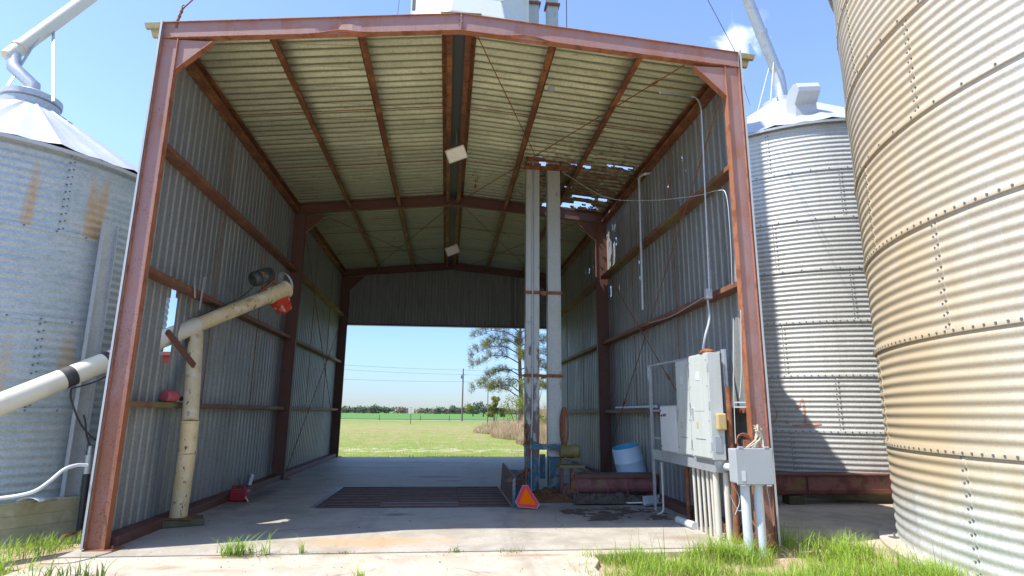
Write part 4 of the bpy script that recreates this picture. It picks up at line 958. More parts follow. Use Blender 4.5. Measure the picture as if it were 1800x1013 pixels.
# ============================================================ FLOODLIGHTS
for i,(u,v,Yq,lab) in enumerate(((802,271,10.9,'large pale floodlight hanging tilted under the ridge, the nearer of the two'),(795,440,17.2,'small pale floodlight hanging under the ridge beyond the second frame'))):
    c=wy(u,v,Yq); f=thing('floodlight',lab,'floodlight',tuple(c),'floodlights under the ridge')
    Mq=Matrix.Rotation(R_(-24),3,'Y')@Matrix.Rotation(R_(28),3,'X')
    s=1. if i==0 else 1.
    b=MB(); b.cbox(c,(.40*s,.10,.27*s),Mq); b.build('housing',M['white'] if 0 else M['cream_out'],f,bevel=.02)
    b=MB(); b.cbox(c+Mq@V((.0,-.053,0)),(.35*s,.006,.22*s),Mq); b.build('lens',M['lens'],f)
    b=MB(); b.cbox(c+Mq@V((0,.10,.02)),(.2,.10,.16),Mq); b.bar(c+V((0,.1,.05)),V((c.x,c.y+.12,rz(c.x)-.02)),.03,.03); b.build('bracket',M['grey_dark'],f)
# small junction box on purlin and hanging scrap
jb=thing('junction_box','small grey junction box fixed to a purlin on the right roof slope','junction box',(1.35,9,6.8))
c=roofhit(969,136); c.z-=.22; b=MB(); b.cbox(c,(.10,.10,.05)); b.build('box',M['enclosure2'],jb,bevel=.006)
b=MB(); b.tube(smoothp([c+V((-.03,0,.02)),c+V((-.04,-.06,.10)),c+V((-.02,-.12,.13))]),.006,6); b.build('lead',M['wire'],jb,True)
hs=thing('hanging_scrap','tangled scrap of wire and foil dangling from the right roof slope','scrap',(.35,12,6.6))
c=roofhit(836,300); b=MB()
for k in range(14):
    a=random.uniform(0,6); p=c+V((random.uniform(-.06,.06),random.uniform(-.06,.06),-random.uniform(.02,.3))); q=p+V((random.uniform(-.07,.07),random.uniform(-.05,.05),random.uniform(-.05,.05))); b.tube([p,q],.007,5)
b.tube([c,c-V((0,0,.38))],.003,5); b.sphere(c-V((0,0,.4)),.035,5,(1,.5,1.4)); b.build('wires',M['rust'],hs)

# ============================================================ WALL CONDUITS, WIRES (right side)
def pipe(name,label,pts,r,m,cat='conduit',n=10):
    t=thing(name,label,cat,tuple(pts[0])); b=MB(); b.tube(smoothp([V(p) for p in pts],6) if len(pts)>2 else pts,r,n); b.build('pipe',m,t,True); return t
xp=W-.30
a=wx(1130,545,xp); bq=wx(1124,330,xp); 
pipe('conduit_pipe','galvanised conduit with a bent top hanging on the right wall above the middle girt',[a,a.lerp(bq,.5),bq,wx(1124,315,xp)+V((0,0,.02)),wx(1131,307,xp),wx(1142,305,xp+.12)],.03,M['galv'])
a=wx(1247,512,xp-.05); pipe('conduit_pipe','thin conduit rising up the right wall near the front column and bending onto the roof',[a,wx(1240,350,xp-.05),wx(1234,215,xp-.05),wx(1232,190,xp-.05),wx(1226,175,xp-.05),wx(1212,169,xp-.15),wx(1160,163,xp-.8)],.014,M['galv'])
pb=thing('pull_box','small grey pull box on the thin conduit at the right middle girt','junction box',tuple(a))
b=MB(); b.cbox(wx(1245,517,xp-.05),(.09,.09,.15)); b.build('box',M['enclosure2'],pb,bevel=.006)
b=MB(); q=wx(1244,527,xp-.05); b.tube(smoothp([q,wx(1247,560,xp-.05),wx(1240,590,3.62),wx(1236,614,3.6)]),.018,8); b.tube(smoothp([wx(1240,522,xp-.05),wx(1225,530,xp-.0),wx(1180,556,xp),wx(1140,568,xp)]),.008,6); b.build('hose',M['enclosure2'],pb,True)
q0=wx(985,300,2.3); 
t=pipe('slack_wire','thin pale wire sagging from the elevator top to the right front column',[wy(988,302,YL-.1),wy(1060,345,10.8),wx(1130,353,3.4),wx(1220,345,3.75),wx(1262,335,3.85),wx(1277,345,3.88),wx(1284,420,3.88),wx(1287,500,3.88)],.006,M['wire'],'wire',6)
# overhead cables
def cable(name,label,p,q,sag,r,m,n=14,parent=None):
    p=V(p);q=V(q); pts=[p.lerp(q,i/n)-V((0,0,sag*4*(i/n)*(1-i/n))) for i in range(n+1)]
    t=thing(name,label,'cable',tuple(p)); b=MB(); b.tube(pts,r,6); b.build('strand',m,t,True); return t
cable('guy_wire','thin guy wire dropping behind the right end of the front beam',wy(1243,0,10.5)+(wy(1243,0,10.5)-wy(1290,90,10.5))*2,wy(1292,92,10.5)+V((.1,0,-.2)),0,.007,M['dark_wire'])
cable('guy_wire','thin wire with knots running from the shed eave to the back bin roof',wy(1300,118,10.2),V((KX-1.5,KY-.9,9.75)),.12,.006,M['dark_wire'])
cable('guy_wire','thin vertical wire rising behind the ridge beside the elevator trunk',wy(996,48,12.3)-V((0,0,1.2)),wy(997,0,12.3)+V((0,0,8)),0,.010,M['dark_wire'])
cable('guy_wire','very thin wire rising behind the front beam left of the overhead bin',wy(695,28,12.)-V((0,0,1)),wy(700,0,12.)+V((.3,0,6)),0,.007,M['dark_wire'])
ch=thing('chain_hook','rusty shackle and steel cable hooked on the left end of the front beam','chain',(-3.8,7.7,6.95))
b=MB(); p=wy(312,38,7.72); chain(b,p,wy(322,13,7.72),7,0,.007,.036); b.tube([wy(321,16,7.72),wy(345,-6,7.72)+V((0,0,0)),wy(345,-6,7.72)+(wy(345,-6,7.72)-wy(321,16,7.72))*6],.010,6); b.cyl(p-V((0,0,.1)),p+V((0,0,.02)),.02,8); b.build('links',M['rust'],ch,True)

# ============================================================ ELECTRICAL RACK (right front)
XR=3.50
ya_=wx(1148,792,XR).y; yb_=wx(1256,809,XR).y
zwt=wx(1256,809,XR).z; zwb=wx(1256,831,XR).z
rk=thing('wireway','long galvanised wireway trough on steel struts along the inside of the right wall','wireway',(XR,(ya_+yb_)/2,0))
b=MB(); b.box((XR,yb_,zwb),(XR+.24,ya_,zwt)); b.build('trough',M['galv'],rk,bevel=.004)
b=MB(); b.box((XR-.004,yb_+.6,zwb+.005),(XR-.001,ya_-.8,zwt-.005)); b.build('cover',M['galv'],rk)
sl=wx(1152,895,XR+.08); b=MB(); b.box((XR+.06,sl.y-.02,0),(XR+.10,sl.y+.02,wx(1152,640,XR+.08).z)); b.build('strut',M['galv'],rk)
ys=wx(1282,775,3.74).y
b=MB(); b.box((3.71,ys-.02,0),(3.77,ys+.02,wx(1272,614,3.74).z)); b.box((3.725,ys-.04,0),(3.755,ys-.021,wx(1272,614,3.74).z-.02)); b.build('strut',M['galv'],rk)
zt1=wx(1152,642,XR+.1).z
for z,m_x in ((zt1,XR+.08),(wx(1152,722,XR+.1).z,XR+.12),(wx(1152,770,XR+.1).z,XR+.12)):
    b=MB(); b.bar((m_x,sl.y+.1,z),(m_x+.1,ys,z),.03,.03); b.build('rail',M['galv'],rk)
for z in (wx(1283,708,3.82).z,wx(1283,716,3.82).z,wx(1283,793,3.82).z,wx(1283,812,3.82).z):
    b=MB(); b.bar((3.74,ys-.045,z),(3.92,YF+.08-.15,z),.018,.018); b.build('stub_rail',M['galv'],rk)
# conduits below the wireway
us=(1226,1234,1241,1248,1255,1240,1258)
for i,u in enumerate((1223,1231,1239,1247,1254)):
    ph=fl(u+2,916+i*3); yq=wx(u,850,XR+.10).y
    b=MB(); b.tube([(XR+.08,yq,zwb),(XR+.09,yq,.0)],.024,12); b.build('conduit',M['pvc'],rk,True)
for i,(yy,xo_) in enumerate(((yb_+.10,.06),(yb_+.03,.17))):
    b=MB(); b.tube([(XR+xo_,yy+.02,zwb),(XR+xo_,yy+.02,-.02)],.042,14); b.build('conduit',M['pvc'],rk,True)
b=MB(); q=wx(1163,812,XR+.05); b.tube(smoothp([q,V((q.x,q.y,.25)),V((q.x-.02,q.y-.02,.06)),V((q.x-.12,q.y-.05,.02))]),.016,8); b.build('small_conduit',M['pvc'],rk,True)
for (u0,v0,v1,lab,xx) in ((1198,640,905,'rust brown steel post behind the cabinets against the right wall',3.80),(1279,680,948,'leaning rust brown steel pipe post beside the front right column',3.72)):
    p=wx(u0,v0,xx); q=fl(u0+ (5 if u0<1250 else 0),v1,0); t=thing('steel_post',lab,'post',(p.x,p.y,0)); b=MB(); b.tube([(p.x,p.y,-.05),(p.x,p.y,p.z)],.036,12); b.build('pipe',M['rust'],t,True)
# cabinets
def cabinet(name,label,x0,ul,ur,vt,vb,depth,doorm,zb=None,louver=False):
    yA=wx(ul,(vt+vb)/2,x0).y; yB=wx(ur,(vt+vb)/2,x0).y
    z1=wx((ul+ur)/2,vt,x0).z; z0=zb if zb is not None else wx((ul+ur)/2,vb,x0).z
    t=thing(name,label,'electrical cabinet',(x0+depth/2,(yA+yB)/2,z0),'electrical cabinets on the wireway')
    b=MB(); b.box((x0,min(yA,yB),z0),(x0+depth,max(yA,yB),z1)); b.build('case',M['enclosure'],t,bevel=.006)
    y0,y1=min(yA,yB)+.012,max(yA,yB)-.012
    b=MB(); b.box((x0-.010,y0,z0+.02),(x0-.0005,y1,z1-.02)); d=b.build('door',doorm,t,bevel=.003)
    return t,d,y0,y1,z0,z1
T1,D1,y0,y1,z0,z1=cabinet('electrical_cabinet','short square white electrical cabinet with a small nameplate, leftmost of three',XR-.03,1162,1190,713,791,.24,M['white'],zwt+.004)
b=MB(); b.box((XR-.046,y1-.26,z1-.17),(XR-.041,y1-.12,z1-.13)); b.build('nameplate',M['grey_dark'],D1)
b=MB(); 
for zz in (z0+.08,z1-.08): b.cyl((XR-.055,y1-.03,zz),(XR-.041,y1-.03,zz),.01,8)
b.cyl((XR-.06,y1-.08,z1-.16),(XR-.041,y1-.08,z1-.16),.014,8); b.build('latch',M['black'],D1)
T2,D2,y0,y1,z0,z1=cabinet('electrical_cabinet','tall grey electrical cabinet in the middle of three, with a narrow inner door',XR-.02,1191,1214,632,803,.20,M['enclosure'],zwt+.004)
def cabdetail(T,D,x,y0,y1,z0,z1):
    w=(y1-y0)
    b=MB(); b.box((x-.014,y0+w*.25,z1-.78),(x-.0105,y1-w*.2,z1-.12)); b.build('inner_door',M['enclosure'],D,bevel=.002)
    b=MB(); b.box((x-.018,y0+w*.4,z1-.36),(x-.0145,y0+w*.62,z1-.24)); b.build('label_plate',M['white'],D)
    b=MB(); b.cyl((x-.045,y1-w*.12,z0+(z1-z0)*.47),(x-.0105,y1-w*.12,z0+(z1-z0)*.47),.012,8); b.box((x-.05,y1-w*.14,z0+(z1-z0)*.40),(x-.04,y1-w*.10,z0+(z1-z0)*.48)); b.build('handle',M['galv'],D)
    b=MB()
    for zz in (z0+.1,z0+.5,z1-.45,z1-.1):
        for yy in (y0+.015,y1-.015): b.cyl((x-.016,yy,zz),(x-.0105,yy,zz),.008,6)
    b.build('screw',M['grey_dark'],D)
    for zz in (z0+.18,(z0+z1)/2,z1-.2):
        b=MB(); b.cyl((x-.006,y0-.004,zz-.05),(x-.006,y0-.004,zz+.05),.009,8); b.build('hinge',M['galv'],D,True)
    b=MB(); b.box((x-.013,y0+w*.62,z0+(z1-z0)*.28),(x-.0105,y0+w*.70,z0+(z1-z0)*.34)); b.box((x-.013,y0+w*.36,z1-.52),(x-.0108,y0+w*.56,z1-.49)); b.build('small_plate',M['amber'],D)
    b=MB(); b.box((x-.0135,y0+w*.25,z0+.25),(x-.0105,y1-w*.2,z0+.256)); b.build('panel_line',M['grey_dark'],D)
cabdetail(T2,D2,XR-.02,y0,y1,z0,z1)
T3,D3,y0,y1,z0,z1=cabinet('electrical_cabinet','tallest pale grey electrical cabinet nearest the front column, with a yellowed lamp on its side',XR-.04,1215,1248,622,808,.185,M['enclosure'],zwt+.004)
cabdetail(T3,D3,XR-.04,y0,y1,z0,z1)
yf_=y0-.012
b=MB(); b.box((XR+.0,yf_-.006,z0+.10),(XR+.10,yf_-.001,z0+.30)); b.build('side_plate',M['enclosure2'],T3,bevel=.002)
b=MB(); b.box((XR+.02,yf_-.075,z0+.38),(XR+.15,yf_-.001,z0+.60)); b.build('yellowed_lamp',M['amber'],T3,bevel=.02)
b=MB(); q=wx(1241,613,3.6); b.lathe((XR+.05,yf_+.18,z1+.002),[(.0,.0),(.11,0),(.11,.03),(.06,.06),(.06,.07),(0,.07)],16); b.build('rusty_hub',M['rust'],T3,True)
# meter box in front of column
YM=6.98
pA=wy(1298,851,YM); pB=wy(1356,790,YM)
mt=thing('meter_box','grey plastic junction box on two thick pipes in front of the right column','junction box',(pA.x+.2,YM+.1,0))
b=MB(); b.box((pA.x,YM+.02,pA.z),(pB.x,YM+.22,pB.z)); b.build('case',M['enclosure2'],mt,bevel=.012)
b=MB(); b.box((pA.x-.01,YM-.0,pA.z-.01),(pB.x+.01,YM+.019,pB.z+.01)); b.build('lid',M['enclosure2'],mt,bevel=.008)
for xx in (pA.x+.06,pB.x-.06):
    for z0,z1 in ((pB.z+.012,pB.z+.03),(pA.z-.03,pA.z-.012)):
        b=MB(); b.box((xx-.03,YM-.004,z0),(xx+.03,YM+.04,z1)); b.build('lid_clip',M['enclosure2'],mt,bevel=.003)
b=MB(); b.box((pA.x+.05,YM-.004,pA.z+.03),(pA.x+.10,YM-.001,pA.z+.15)); b.build('rating_label',M['white'],mt)
for u in (1317,1340):
    x=wy(u-7,870,YM+.12).x; b=MB(); b.tube([(x,YM+.12,-.1),(x,YM+.12,pA.z)],.055,18); b.tube([(x,YM+.12,pA.z-.03),(x,YM+.12,pA.z)],.07,18); b.build('pipe',M['pvc_grey'],mt,True)
b=MB(); q=wx(1266,821,XR+.12); b.tube([(XR+.15,yb_-.002,(zwt+zwb)/2),(XR+.17,YM+.3,(zwt+zwb)/2-.0),(XR+.2,YM+.2,(zwt+zwb)/2)],.048,14); b.build('side_pipe',M['pvc_grey'],mt,True)
rp_=thing('rope_bundle','frayed pale rope bundle draped over the junction box beside the red column','rope',(pA.x+.15,YM+.12,pB.z))
b=MB(); tpp=wy(1332,752,YM+.12)
for k in range(12):
    p=V((tpp.x+random.uniform(-.05,.05),YM+.12+random.uniform(-.04,.04),pB.z+.01)); 
    b.tube(smoothp([p+V((-.16*(k%3==0),0,0)),p.lerp(tpp,.5)+V((random.uniform(-.03,.03),0,0)),tpp+V((random.uniform(-.03,.03),random.uniform(-.03,.03),random.uniform(-.02,.03)))],5),.008,6)
for k in range(10): b.tube([tpp+V((random.uniform(-.05,.05),random.uniform(-.04,.04),random.uniform(-.05,.04))) for _ in range(3)],.007,5)
b.build('strands',M['rope'],rp_,True)
cr=thing('wire_coil','small coil of copper coloured wire behind the junction box','wire coil',(pA.x,YM+.3,pB.z))
b=MB(); cc=wy(1308,776,YM+.3)
for k in range(6):
    r=.10-.006*k; b.tube([cc+V((math.cos(2*math.pi*i/20)*r,.01*k,math.sin(2*math.pi*i/20)*r)) for i in range(21)],.006,6,False)
b.cbox(cc+V((.05,.02,-.04)),(.12,.06,.12)); b.build('loops',M['copper'],cr,True)
wl_=thing('loose_wires','thin loose pale wires hanging between the struts and the front right column','wire',(3.85,7.6,0))
b=MB()
for pts in ([(1289,560),(1290,690),(1293,780)],[(1302,545),(1303,650),(1300,700)],[(1290,855),(1300,880),(1292,905)],[(1347,852),(1352,880),(1360,925)],[(1283,870),(1298,898),(1310,890)]):
    b.tube(smoothp([wy(u,v,7.2) for u,v in pts],5),.005,5)
b.build('strands',M['wire'],wl_,True)
ps=thing('pipe_stub','short white pipe stub lying at the slab edge by the conduits','pipe',tuple(fl(1208,917)))
b=MB(); b.tube([fl(1192,914,.05),fl(1222,925,.05)],.055,16); b.build('pipe',M['white'],ps,True)
lp=thing('low_pipe','pale blue grey conduit lying along the right lower girt','conduit',(3.9,11,1.75))
b=MB(); p=wx(1080,719,3.86); q=wx(1150,718,3.86); b.tube([(3.9,p.y,1.745),(3.9,q.y,1.745)],.028,10); b.build('pipe',M['pvc_grey'],lp,True)
bk=thing('fallen_bricks','rusty broken bricks piled at the foot of the front right column','brick',(3.95,7.9,0))
b=MB()
for k in range(8):
    Mq=Matrix.Rotation(random.uniform(-.3,.3),3,'Z')@Matrix.Rotation(random.uniform(-.1,.1),3,'X'); b.cbox((3.86+random.uniform(-.1,.12),7.62+.07*k,.03+.05*(k%3)),(.2,.09,.055),Mq)
b.build('bricks',M['rust'],bk,bevel=.004)

# ============================================================ LEFT OUTSIDE ITEMS
cs=thing('steel_channel','galvanised steel channel leaning upright against the small left bin','channel',(-4.9,8.2,.54))
af,zf_=bin_hit(118,866,LX,LY,LR+.10); at_,zt2=bin_hit(190,395,LX,LY,LR+.10)
r1=LR+.13; pb_=V((LX+r1*math.cos(af),LY+r1*math.sin(af),.44)); pt_=V((LX+r1*math.cos(at_),LY+r1*math.sin(at_),zt2))
uo=V((math.cos((af+at_)/2),math.sin((af+at_)/2),0)); to=V((-uo.y,uo.x,0))
b=MB(); b.bar(pb_,pt_,.01,.20,tuple(to)); b.bar(pb_-to*.1+uo*.035,pt_-to*.1+uo*.035,.08,.01,tuple(to)); b.bar(pb_+to*.1+uo*.035,pt_+to*.1+uo*.035,.08,.01,tuple(to)); b.build('channel',M['galv'],cs)
bp=thing('taped_pipe','black taped pipe standing between the left bin base and the shed column','pipe',(-4.4,8.1,0))
p=fl(138,931); p=V((-4.62,8.0,0)); p=fl(140,934); pu=wy(157,800,p.y)
b=MB(); b.tube([p,p.lerp(pu,.75)],.04,12); b.build('pipe',M['black_white'],bp,True)
b=MB(); b.tube([p.lerp(pu,.75),pu],.045,12); b.tube([pu,pu+V((0,0,.12))],.025,10); b.build('fitting',M['galv'],bp,True)
b=MB(); b.tube(smoothp([pu+V((0,0,.1)),pu+V((-.08,.0,.28)),wy(150,742,p.y),wy(147,730,p.y)]),.012,8); b.build('cable',M['black'],bp,True)
hp=thing('white_hose','pale grey bent conduit sweeping along the foot of the left bin','hose',(-5,7.6,.6))
b=MB(); b.tube(smoothp([wy(-60,880,7.05),wy(0,876,7.05),wy(55,866,7.05),wy(85,848,7.2),wy(112,826,7.4),wy(135,818,7.6),wy(153,818,7.75)]),.02,10); b.build('tube',M['pvc_grey'],hp,True)
flk=thing('sheet_scrap','curled scrap of grey sheet lying on the left bin base','scrap',tuple(fl(52,884,.44)))
c=fl(52,884,.44); b=MB(); n=8; vs=[]
for i in range(n+1):
    a=-1.1+2.2*i/n; vs += [c+V((.16*math.sin(a)-.0,-.05,.10*math.cos(a)-.03)),c+V((.16*math.sin(a)+.05,.22,.09*math.cos(a)-.03))]
b.add(vs,[(2*i,2*i+2,2*i+3,2*i+1) for i in range(n)]); o=b.build('sheet',M['galv'],flk,True); sm=o.modifiers.new('t','SOLIDIFY'); sm.thickness=.01
rb=thing('rusty_bar','thin rusty bar lying on the ground beside the left bin base','bar',tuple(fl(110,944)))
b=MB(); b.tube([fl(108,944,.03),fl(152,932,.04)],.018,8); b.build('bar',M['rust'],rb,True)

# ============================================================ GROUND
def sheet(name,m,x0,x1,y0,y1,z,hole=None,thick=0):
    b=MB()
    if hole:
        hx0,hx1,hy0,hy1=hole; xs=[x0,hx0,hx1,x1]; ys_=[y0,hy0,hy1,y1]
        for i in range(3):
            for j in range(3):
                if i==1 and j==1: continue
                b.add([(xs[i],ys_[j],z),(xs[i+1],ys_[j],z),(xs[i+1],ys_[j+1],z),(xs[i],ys_[j+1],z)],[(0,1,2,3)])
    else: b.add([(x0,y0,z),(x1,y0,z),(x1,y1,z),(x0,y1,z)],[(0,1,2,3)])
    if thick:
        for (a,c) in (((x0,y0),(x1,y0)),((x1,y0),(x1,y1)),((x1,y1),(x0,y1)),((x0,y1),(x0,y0))):
            b.add([(a[0],a[1],z-thick),(c[0],c[1],z-thick),(c[0],c[1],z),(a[0],a[1],z)],[(0,1,2,3)])
    return struct(b.build(name,m))
hole=(gx0,gx1,gy0,gy1)
sheet('ground',M['ground'],-2500,2500,-60,2800,-.07,hole)
b=MB(); YJ=7.42
def shs(p): return V((p[0],p[1]-.0*p[0],p[2]))
sheet('floor_slab',M['slab'],-W-.12,W+.12,YJ,Y3+.28,0,hole,.2)
# apron with a broken right edge
b=MB(); pts=[(-4.45,-1.),(1.30,-1.),(1.42,2.),(1.38,4.),(1.50,5.0),(1.55,5.6),(1.62,6.2),(1.60,6.6),(1.72,6.9),(1.74,7.18),(2.3,7.22),(3.1,7.28),(3.45,YJ-.015),(-4.18,YJ-.015),(-4.28,7.1),(-4.3,6.5),(-4.45,5.8)]
b.poly([(x,y,-.15) for x,y in pts],.142); o=b.build('apron_slab',M['apron']); struct(o)
b=MB(); pts=[(W+.14,8.05),(4.9,7.80),(5.5,7.35),(5.9,6.6),(5.4,5.4),(4.9,4.2),(5.0,1),(5.0,-2),(15,-2),(22,5),(22,20),(W+.14,20)]
b.poly([(x,y,-.16) for x,y in pts],.135); struct(b.build('bin_pad',M['pad']))
sheet('crop_field',M['crop'],-900,900,132,1400,.05)
sheet('road',M['road'],-900,900,124,129,-.03)
sheet('verge',M['mower'],-900,900,112,124,-.05)

# ---- grass
def blades(name,label,pts,hmin,hmax,m,wd=.006,lean=.5,seed=1,seg=3,kind='stuff',cat='grass'):
    r=random.Random(seed); b=MB(); vs=[]; fs=[]
    for (x,y,z,k) in pts:
        h=r.uniform(hmin,hmax)*k; a=r.uniform(0,6.283); d=V((math.cos(a),math.sin(a),0)); s=V((-d.y,d.x,0)); ln=r.uniform(.1,1)*lean*h; w=wd*r.uniform(.6,1.3)
        base=len(vs)
        for i in range(seg+1):
            t=i/seg; c=V((x,y,z))+d*ln*t*t+V((0,0,h*(t-.25*lean*t*t))); ww=w*(1-t**1.5*.95)
            vs += [c-s*ww,c+s*ww]
        for i in range(seg): fs.append((base+2*i,base+2*i+1,base+2*i+3,base+2*i+2))
    b.add(vs,fs); o=b.build(name,m); tag(o,label,cat,None,kind); return o
rg=random.Random(11)
def dens(x,y,s=1.6,o=0): return noise.noise(V((x*s,y*s,o)))*.5+.5
pts=[]
n=0
while len(pts)<15000 and n<200000:
    n+=1
    x=rg.uniform(1.35,5.9); y=rg.uniform(3.8,8.1)
    if x<1.62+.08*math.sin(y*7) and y<7.2: 
        if rg.random()>.10: continue
    if x<3.3 and y>7.15+ .05*math.sin(x*9): continue
    if 3.3<x<4.35 and y>7.4: continue
    if x>4.6 and y<7.0-(5.6-x)*.0 and x>5.0+(y-4.5)*.15: continue
    if x>5.3 or (x>4.35 and y>7.9): continue
    dn_=dens(x,y)
    if rg.random()>(dn_*3.4-1.3): continue
    k=.35+1.2*dens(x,y,1.3,4)
    if 2.9<x<3.7 and y>6.6: k*=1.35
    if x>4.2 and y>6.8: k*=1.4
    pts.append((x,y,-.06,k))
blades('grass','bright green grass patch growing in front of the electrical pipes',pts,.08,.30,M['grass'],.0042,1.0,2,4)
# seed heads / tall stalks
pts=[]
for k in range(150):
    x=rg.uniform(1.7,5.2); y=rg.uniform(5.6,7.6)
    if x<3.3 and y>7.1: continue
    pts.append((x,y,-.05,1))
blades('tall_grass','taller thin seeding stalks standing in the grass patch',pts,.28,.56,M['weed'],.003,.5,3,5)
pts=[]
for k in range(16000):
    x=rg.uniform(-7.5,-3.6); y=rg.uniform(4.6,8.6)
    if math.hypot(x-LX,y-LY)<LR+.36: continue
    d_=dens(x,y,1.3,9)
    if x>-4.5 and (y>7.3 or rg.random()>.12): continue
    if rg.random()>(d_*2.2-.62) : continue
    pts.append((x,y,-.06,.6+.6*d_))
blades('grass','patchy grass on the sandy ground beside the left bin base',pts,.07,.26,M['grass'],.0045,.8,4)
# cracks weeds on the concrete: individual tufts
def tuft(x,y,nb,h0,h1,lab,seed,spread=.05,m='grass'):
    r=random.Random(seed); P=[(x+r.gauss(0,spread),y+r.gauss(0,spread*.6),-.005,1) for _ in range(nb)]
    o=blades('weed_tuft',lab,P,h0,h1,M[m],.0065 if nb>10 and h1>.2 else .0045,1.35,seed,6,None,'weed'); o['group']='weeds in the concrete joint'
    return o
tuft(-2.36,7.42,110,.12,.34,'dense bushy grass tuft in the joint, left of the others',21,.09)
tuft(-2.06,7.42,16,.15,.36,'tall thin grass tuft with seed stalks just right of the bushy one',22,.05)
tuft(-1.62,7.44,12,.15,.30,'small upright grass tuft alone on the joint near the floor centre left',23,.02)
tuft(-.83,6.35,26,.08,.17,'short tuft at the very bottom edge of the photo',24,.03)
tuft(-1.15,7.42,20,.03,.06,'tiny low weed in the joint right of the upright tuft',25,.05,'weed')
tuft(.12,7.40,20,.03,.12,'small weed on the joint near the middle of the floor',26,.04,'weed')
tuft(.75,7.38,30,.03,.07,'low weed on the joint right of centre',27,.1,'weed')
def clumps(name,lab,spots,seed):
    r=random.Random(seed); P=[]
    for (x,y,n,k,sp) in spots:
        for _ in range(n): P.append((x+r.gauss(0,sp),y+r.gauss(0,sp),-.06,k*r.uniform(.6,1.1)))
    return blades(name,lab,P,.30,.52,M['grass'],.0062,1.3,seed,7)
clumps('grass_clump','taller arching green grass clumps rising from the patch around the pipes and red column',[(3.15,7.0,70,1.05,.10),(3.45,6.85,60,.9,.12),(2.7,6.7,50,.7,.15),(4.4,7.0,70,.95,.13),(4.75,6.9,60,.9,.15),(5.1,6.6,50,.8,.14),(2.2,6.4,60,.65,.2),(3.9,6.2,70,.75,.2),(3.2,5.8,80,.7,.25),(4.5,6.0,70,.7,.2),(2.0,5.6,60,.6,.2),(2.6,5.5,60,.6,.2),(3.6,5.2,70,.6,.25)],61)
clumps('grass_clump','long arching green grass clumps on the sandy ground at the lower left corner',[(-4.55,7.0,46,.85,.07),(-4.75,6.8,40,.8,.08),(-5.1,6.9,40,.6,.12),(-4.35,6.45,34,.7,.08),(-4.9,6.3,60,.7,.15),(-5.3,6.4,50,.6,.15),(-4.15,6.9,14,.7,.06),(-3.8,6.1,24,.7,.10)],62)
tuft(-3.75,6.55,34,.12,.26,'wispy grass tuft on the concrete below the left column',28,.12,'weed')
tuft(-3.35,6.5,26,.12,.30,'wispy grass tuft right of the one below the left column',29,.08,'weed')
pts=[]
for k in range(1500):
    x=rg.uniform(1.5,5.3); y=rg.uniform(4.2,7.9)
    if (x<3.3 and y>7.2) or (x>3.3 and x<4.35 and y>7.4): continue
    pts.append((x,y,-.06,1))
blades('dead_stems','dry straw coloured dead stems mixed into the grass patch',pts,.05,.26,M['sedge'],.0028,1.4,13,4)
rpb=random.Random(5); b=MB()
for k in range(420):
    if k%2: x=rpb.uniform(-4.2,1.6); y=rpb.uniform(4.8,7.3)
    else: x=rpb.choice((rpb.uniform(-3.9,3.8),rpb.gauss(-3.6,.25),rpb.gauss(2.9,.6))); y=rpb.uniform(7.5,13.5)
    if gx0-.1<x<gx1+.1 and gy0-.1<y<gy1+.1: continue
    r_=rpb.uniform(.002,.0065)*(2. if rpb.random()<.05 else 1); b.sphere((x,y,r_*.3-.004*(y<7.4)),r_,3,(1.2,.9,.6))
tag(b.build('grit',M['debris']),'scattered grit, seeds and small stones over the concrete','grit',None,'stuff')
pts=[]
for k in range(900):
    x=rg.uniform(-4.2,3.3); y=7.42+rg.gauss(0,.025) if rg.random()<.6 else 7.2+rg.gauss(0,.12)
    if dens(x,y,1.4,17)<.5: continue
    pts.append((x,y,-.006,1))
blades('dry_litter','sparse dry litter and roots caught along the joint in the concrete',pts,.01,.05,M['sedge'],.003,2.5,19,2)
# meadow blades just beyond the slab and further out
pts=[]
for k in range(26000):
    y=22.5+ (rg.random()**1.6)*40; x=rg.uniform(-.34*y,.30*y)
    d_=dens(x,y,.5,2)
    if rg.random()>d_*1.3: continue
    pts.append((x,y,-.07,(1.6 if y<23.4 and .2<x<4 and d_>.45 else 1)*(1+.012*(y-22))))
blades('meadow_grass','sunlit yellow green meadow grass beyond the shed floor',pts,.04,.11,M['grass'],.006,.9,6,2)
# ---- dry brush bank
def brush(name,lab,cx,cy,rx,ry,n,h0,h1,m,seed,wd=.02,grp=None,cat='brush'):
    r=random.Random(seed); P=[]
    for _ in range(n):
        a=r.uniform(0,6.283); q=math.sqrt(r.random()); x=cx+math.cos(a)*rx*q; y=cy+math.sin(a)*ry*q
        P.append((x,y,-.07,(1-q*q*.65)*(.7+.6*dens(x,y,.8,seed))))
    o=blades(name,lab,P,h0,h1,M[m],wd,.7,seed,3,None,cat)
    if grp: o['group']=grp
    return o
brush('dry_brush','tan dry broomsedge clump at the left end of the bank under the pine',5.0,52,2.6,6,5200,0.35,1.6,'sedge',31,0.018,'dry brush clumps')
brush('dry_brush','tan dry broomsedge clump in the middle of the bank, seen left of the elevator',5.6,42,2.4,5.5,6000,0.35,1.7,'sedge',32,0.016,'dry brush clumps')
brush('dry_brush','tan dry broomsedge clump nearest the shed, seen between the elevator trunks',5.6,33,1.7,3.5,5200,0.30,1.6,'sedge',33,0.012,'dry brush clumps')
brush('dry_brush','tall pinkish dry brush behind the elevator at the right edge of the opening',10.0,56,3.2,5,5200,0.75,3.6,'sedge',34,0.021,'dry brush clumps')
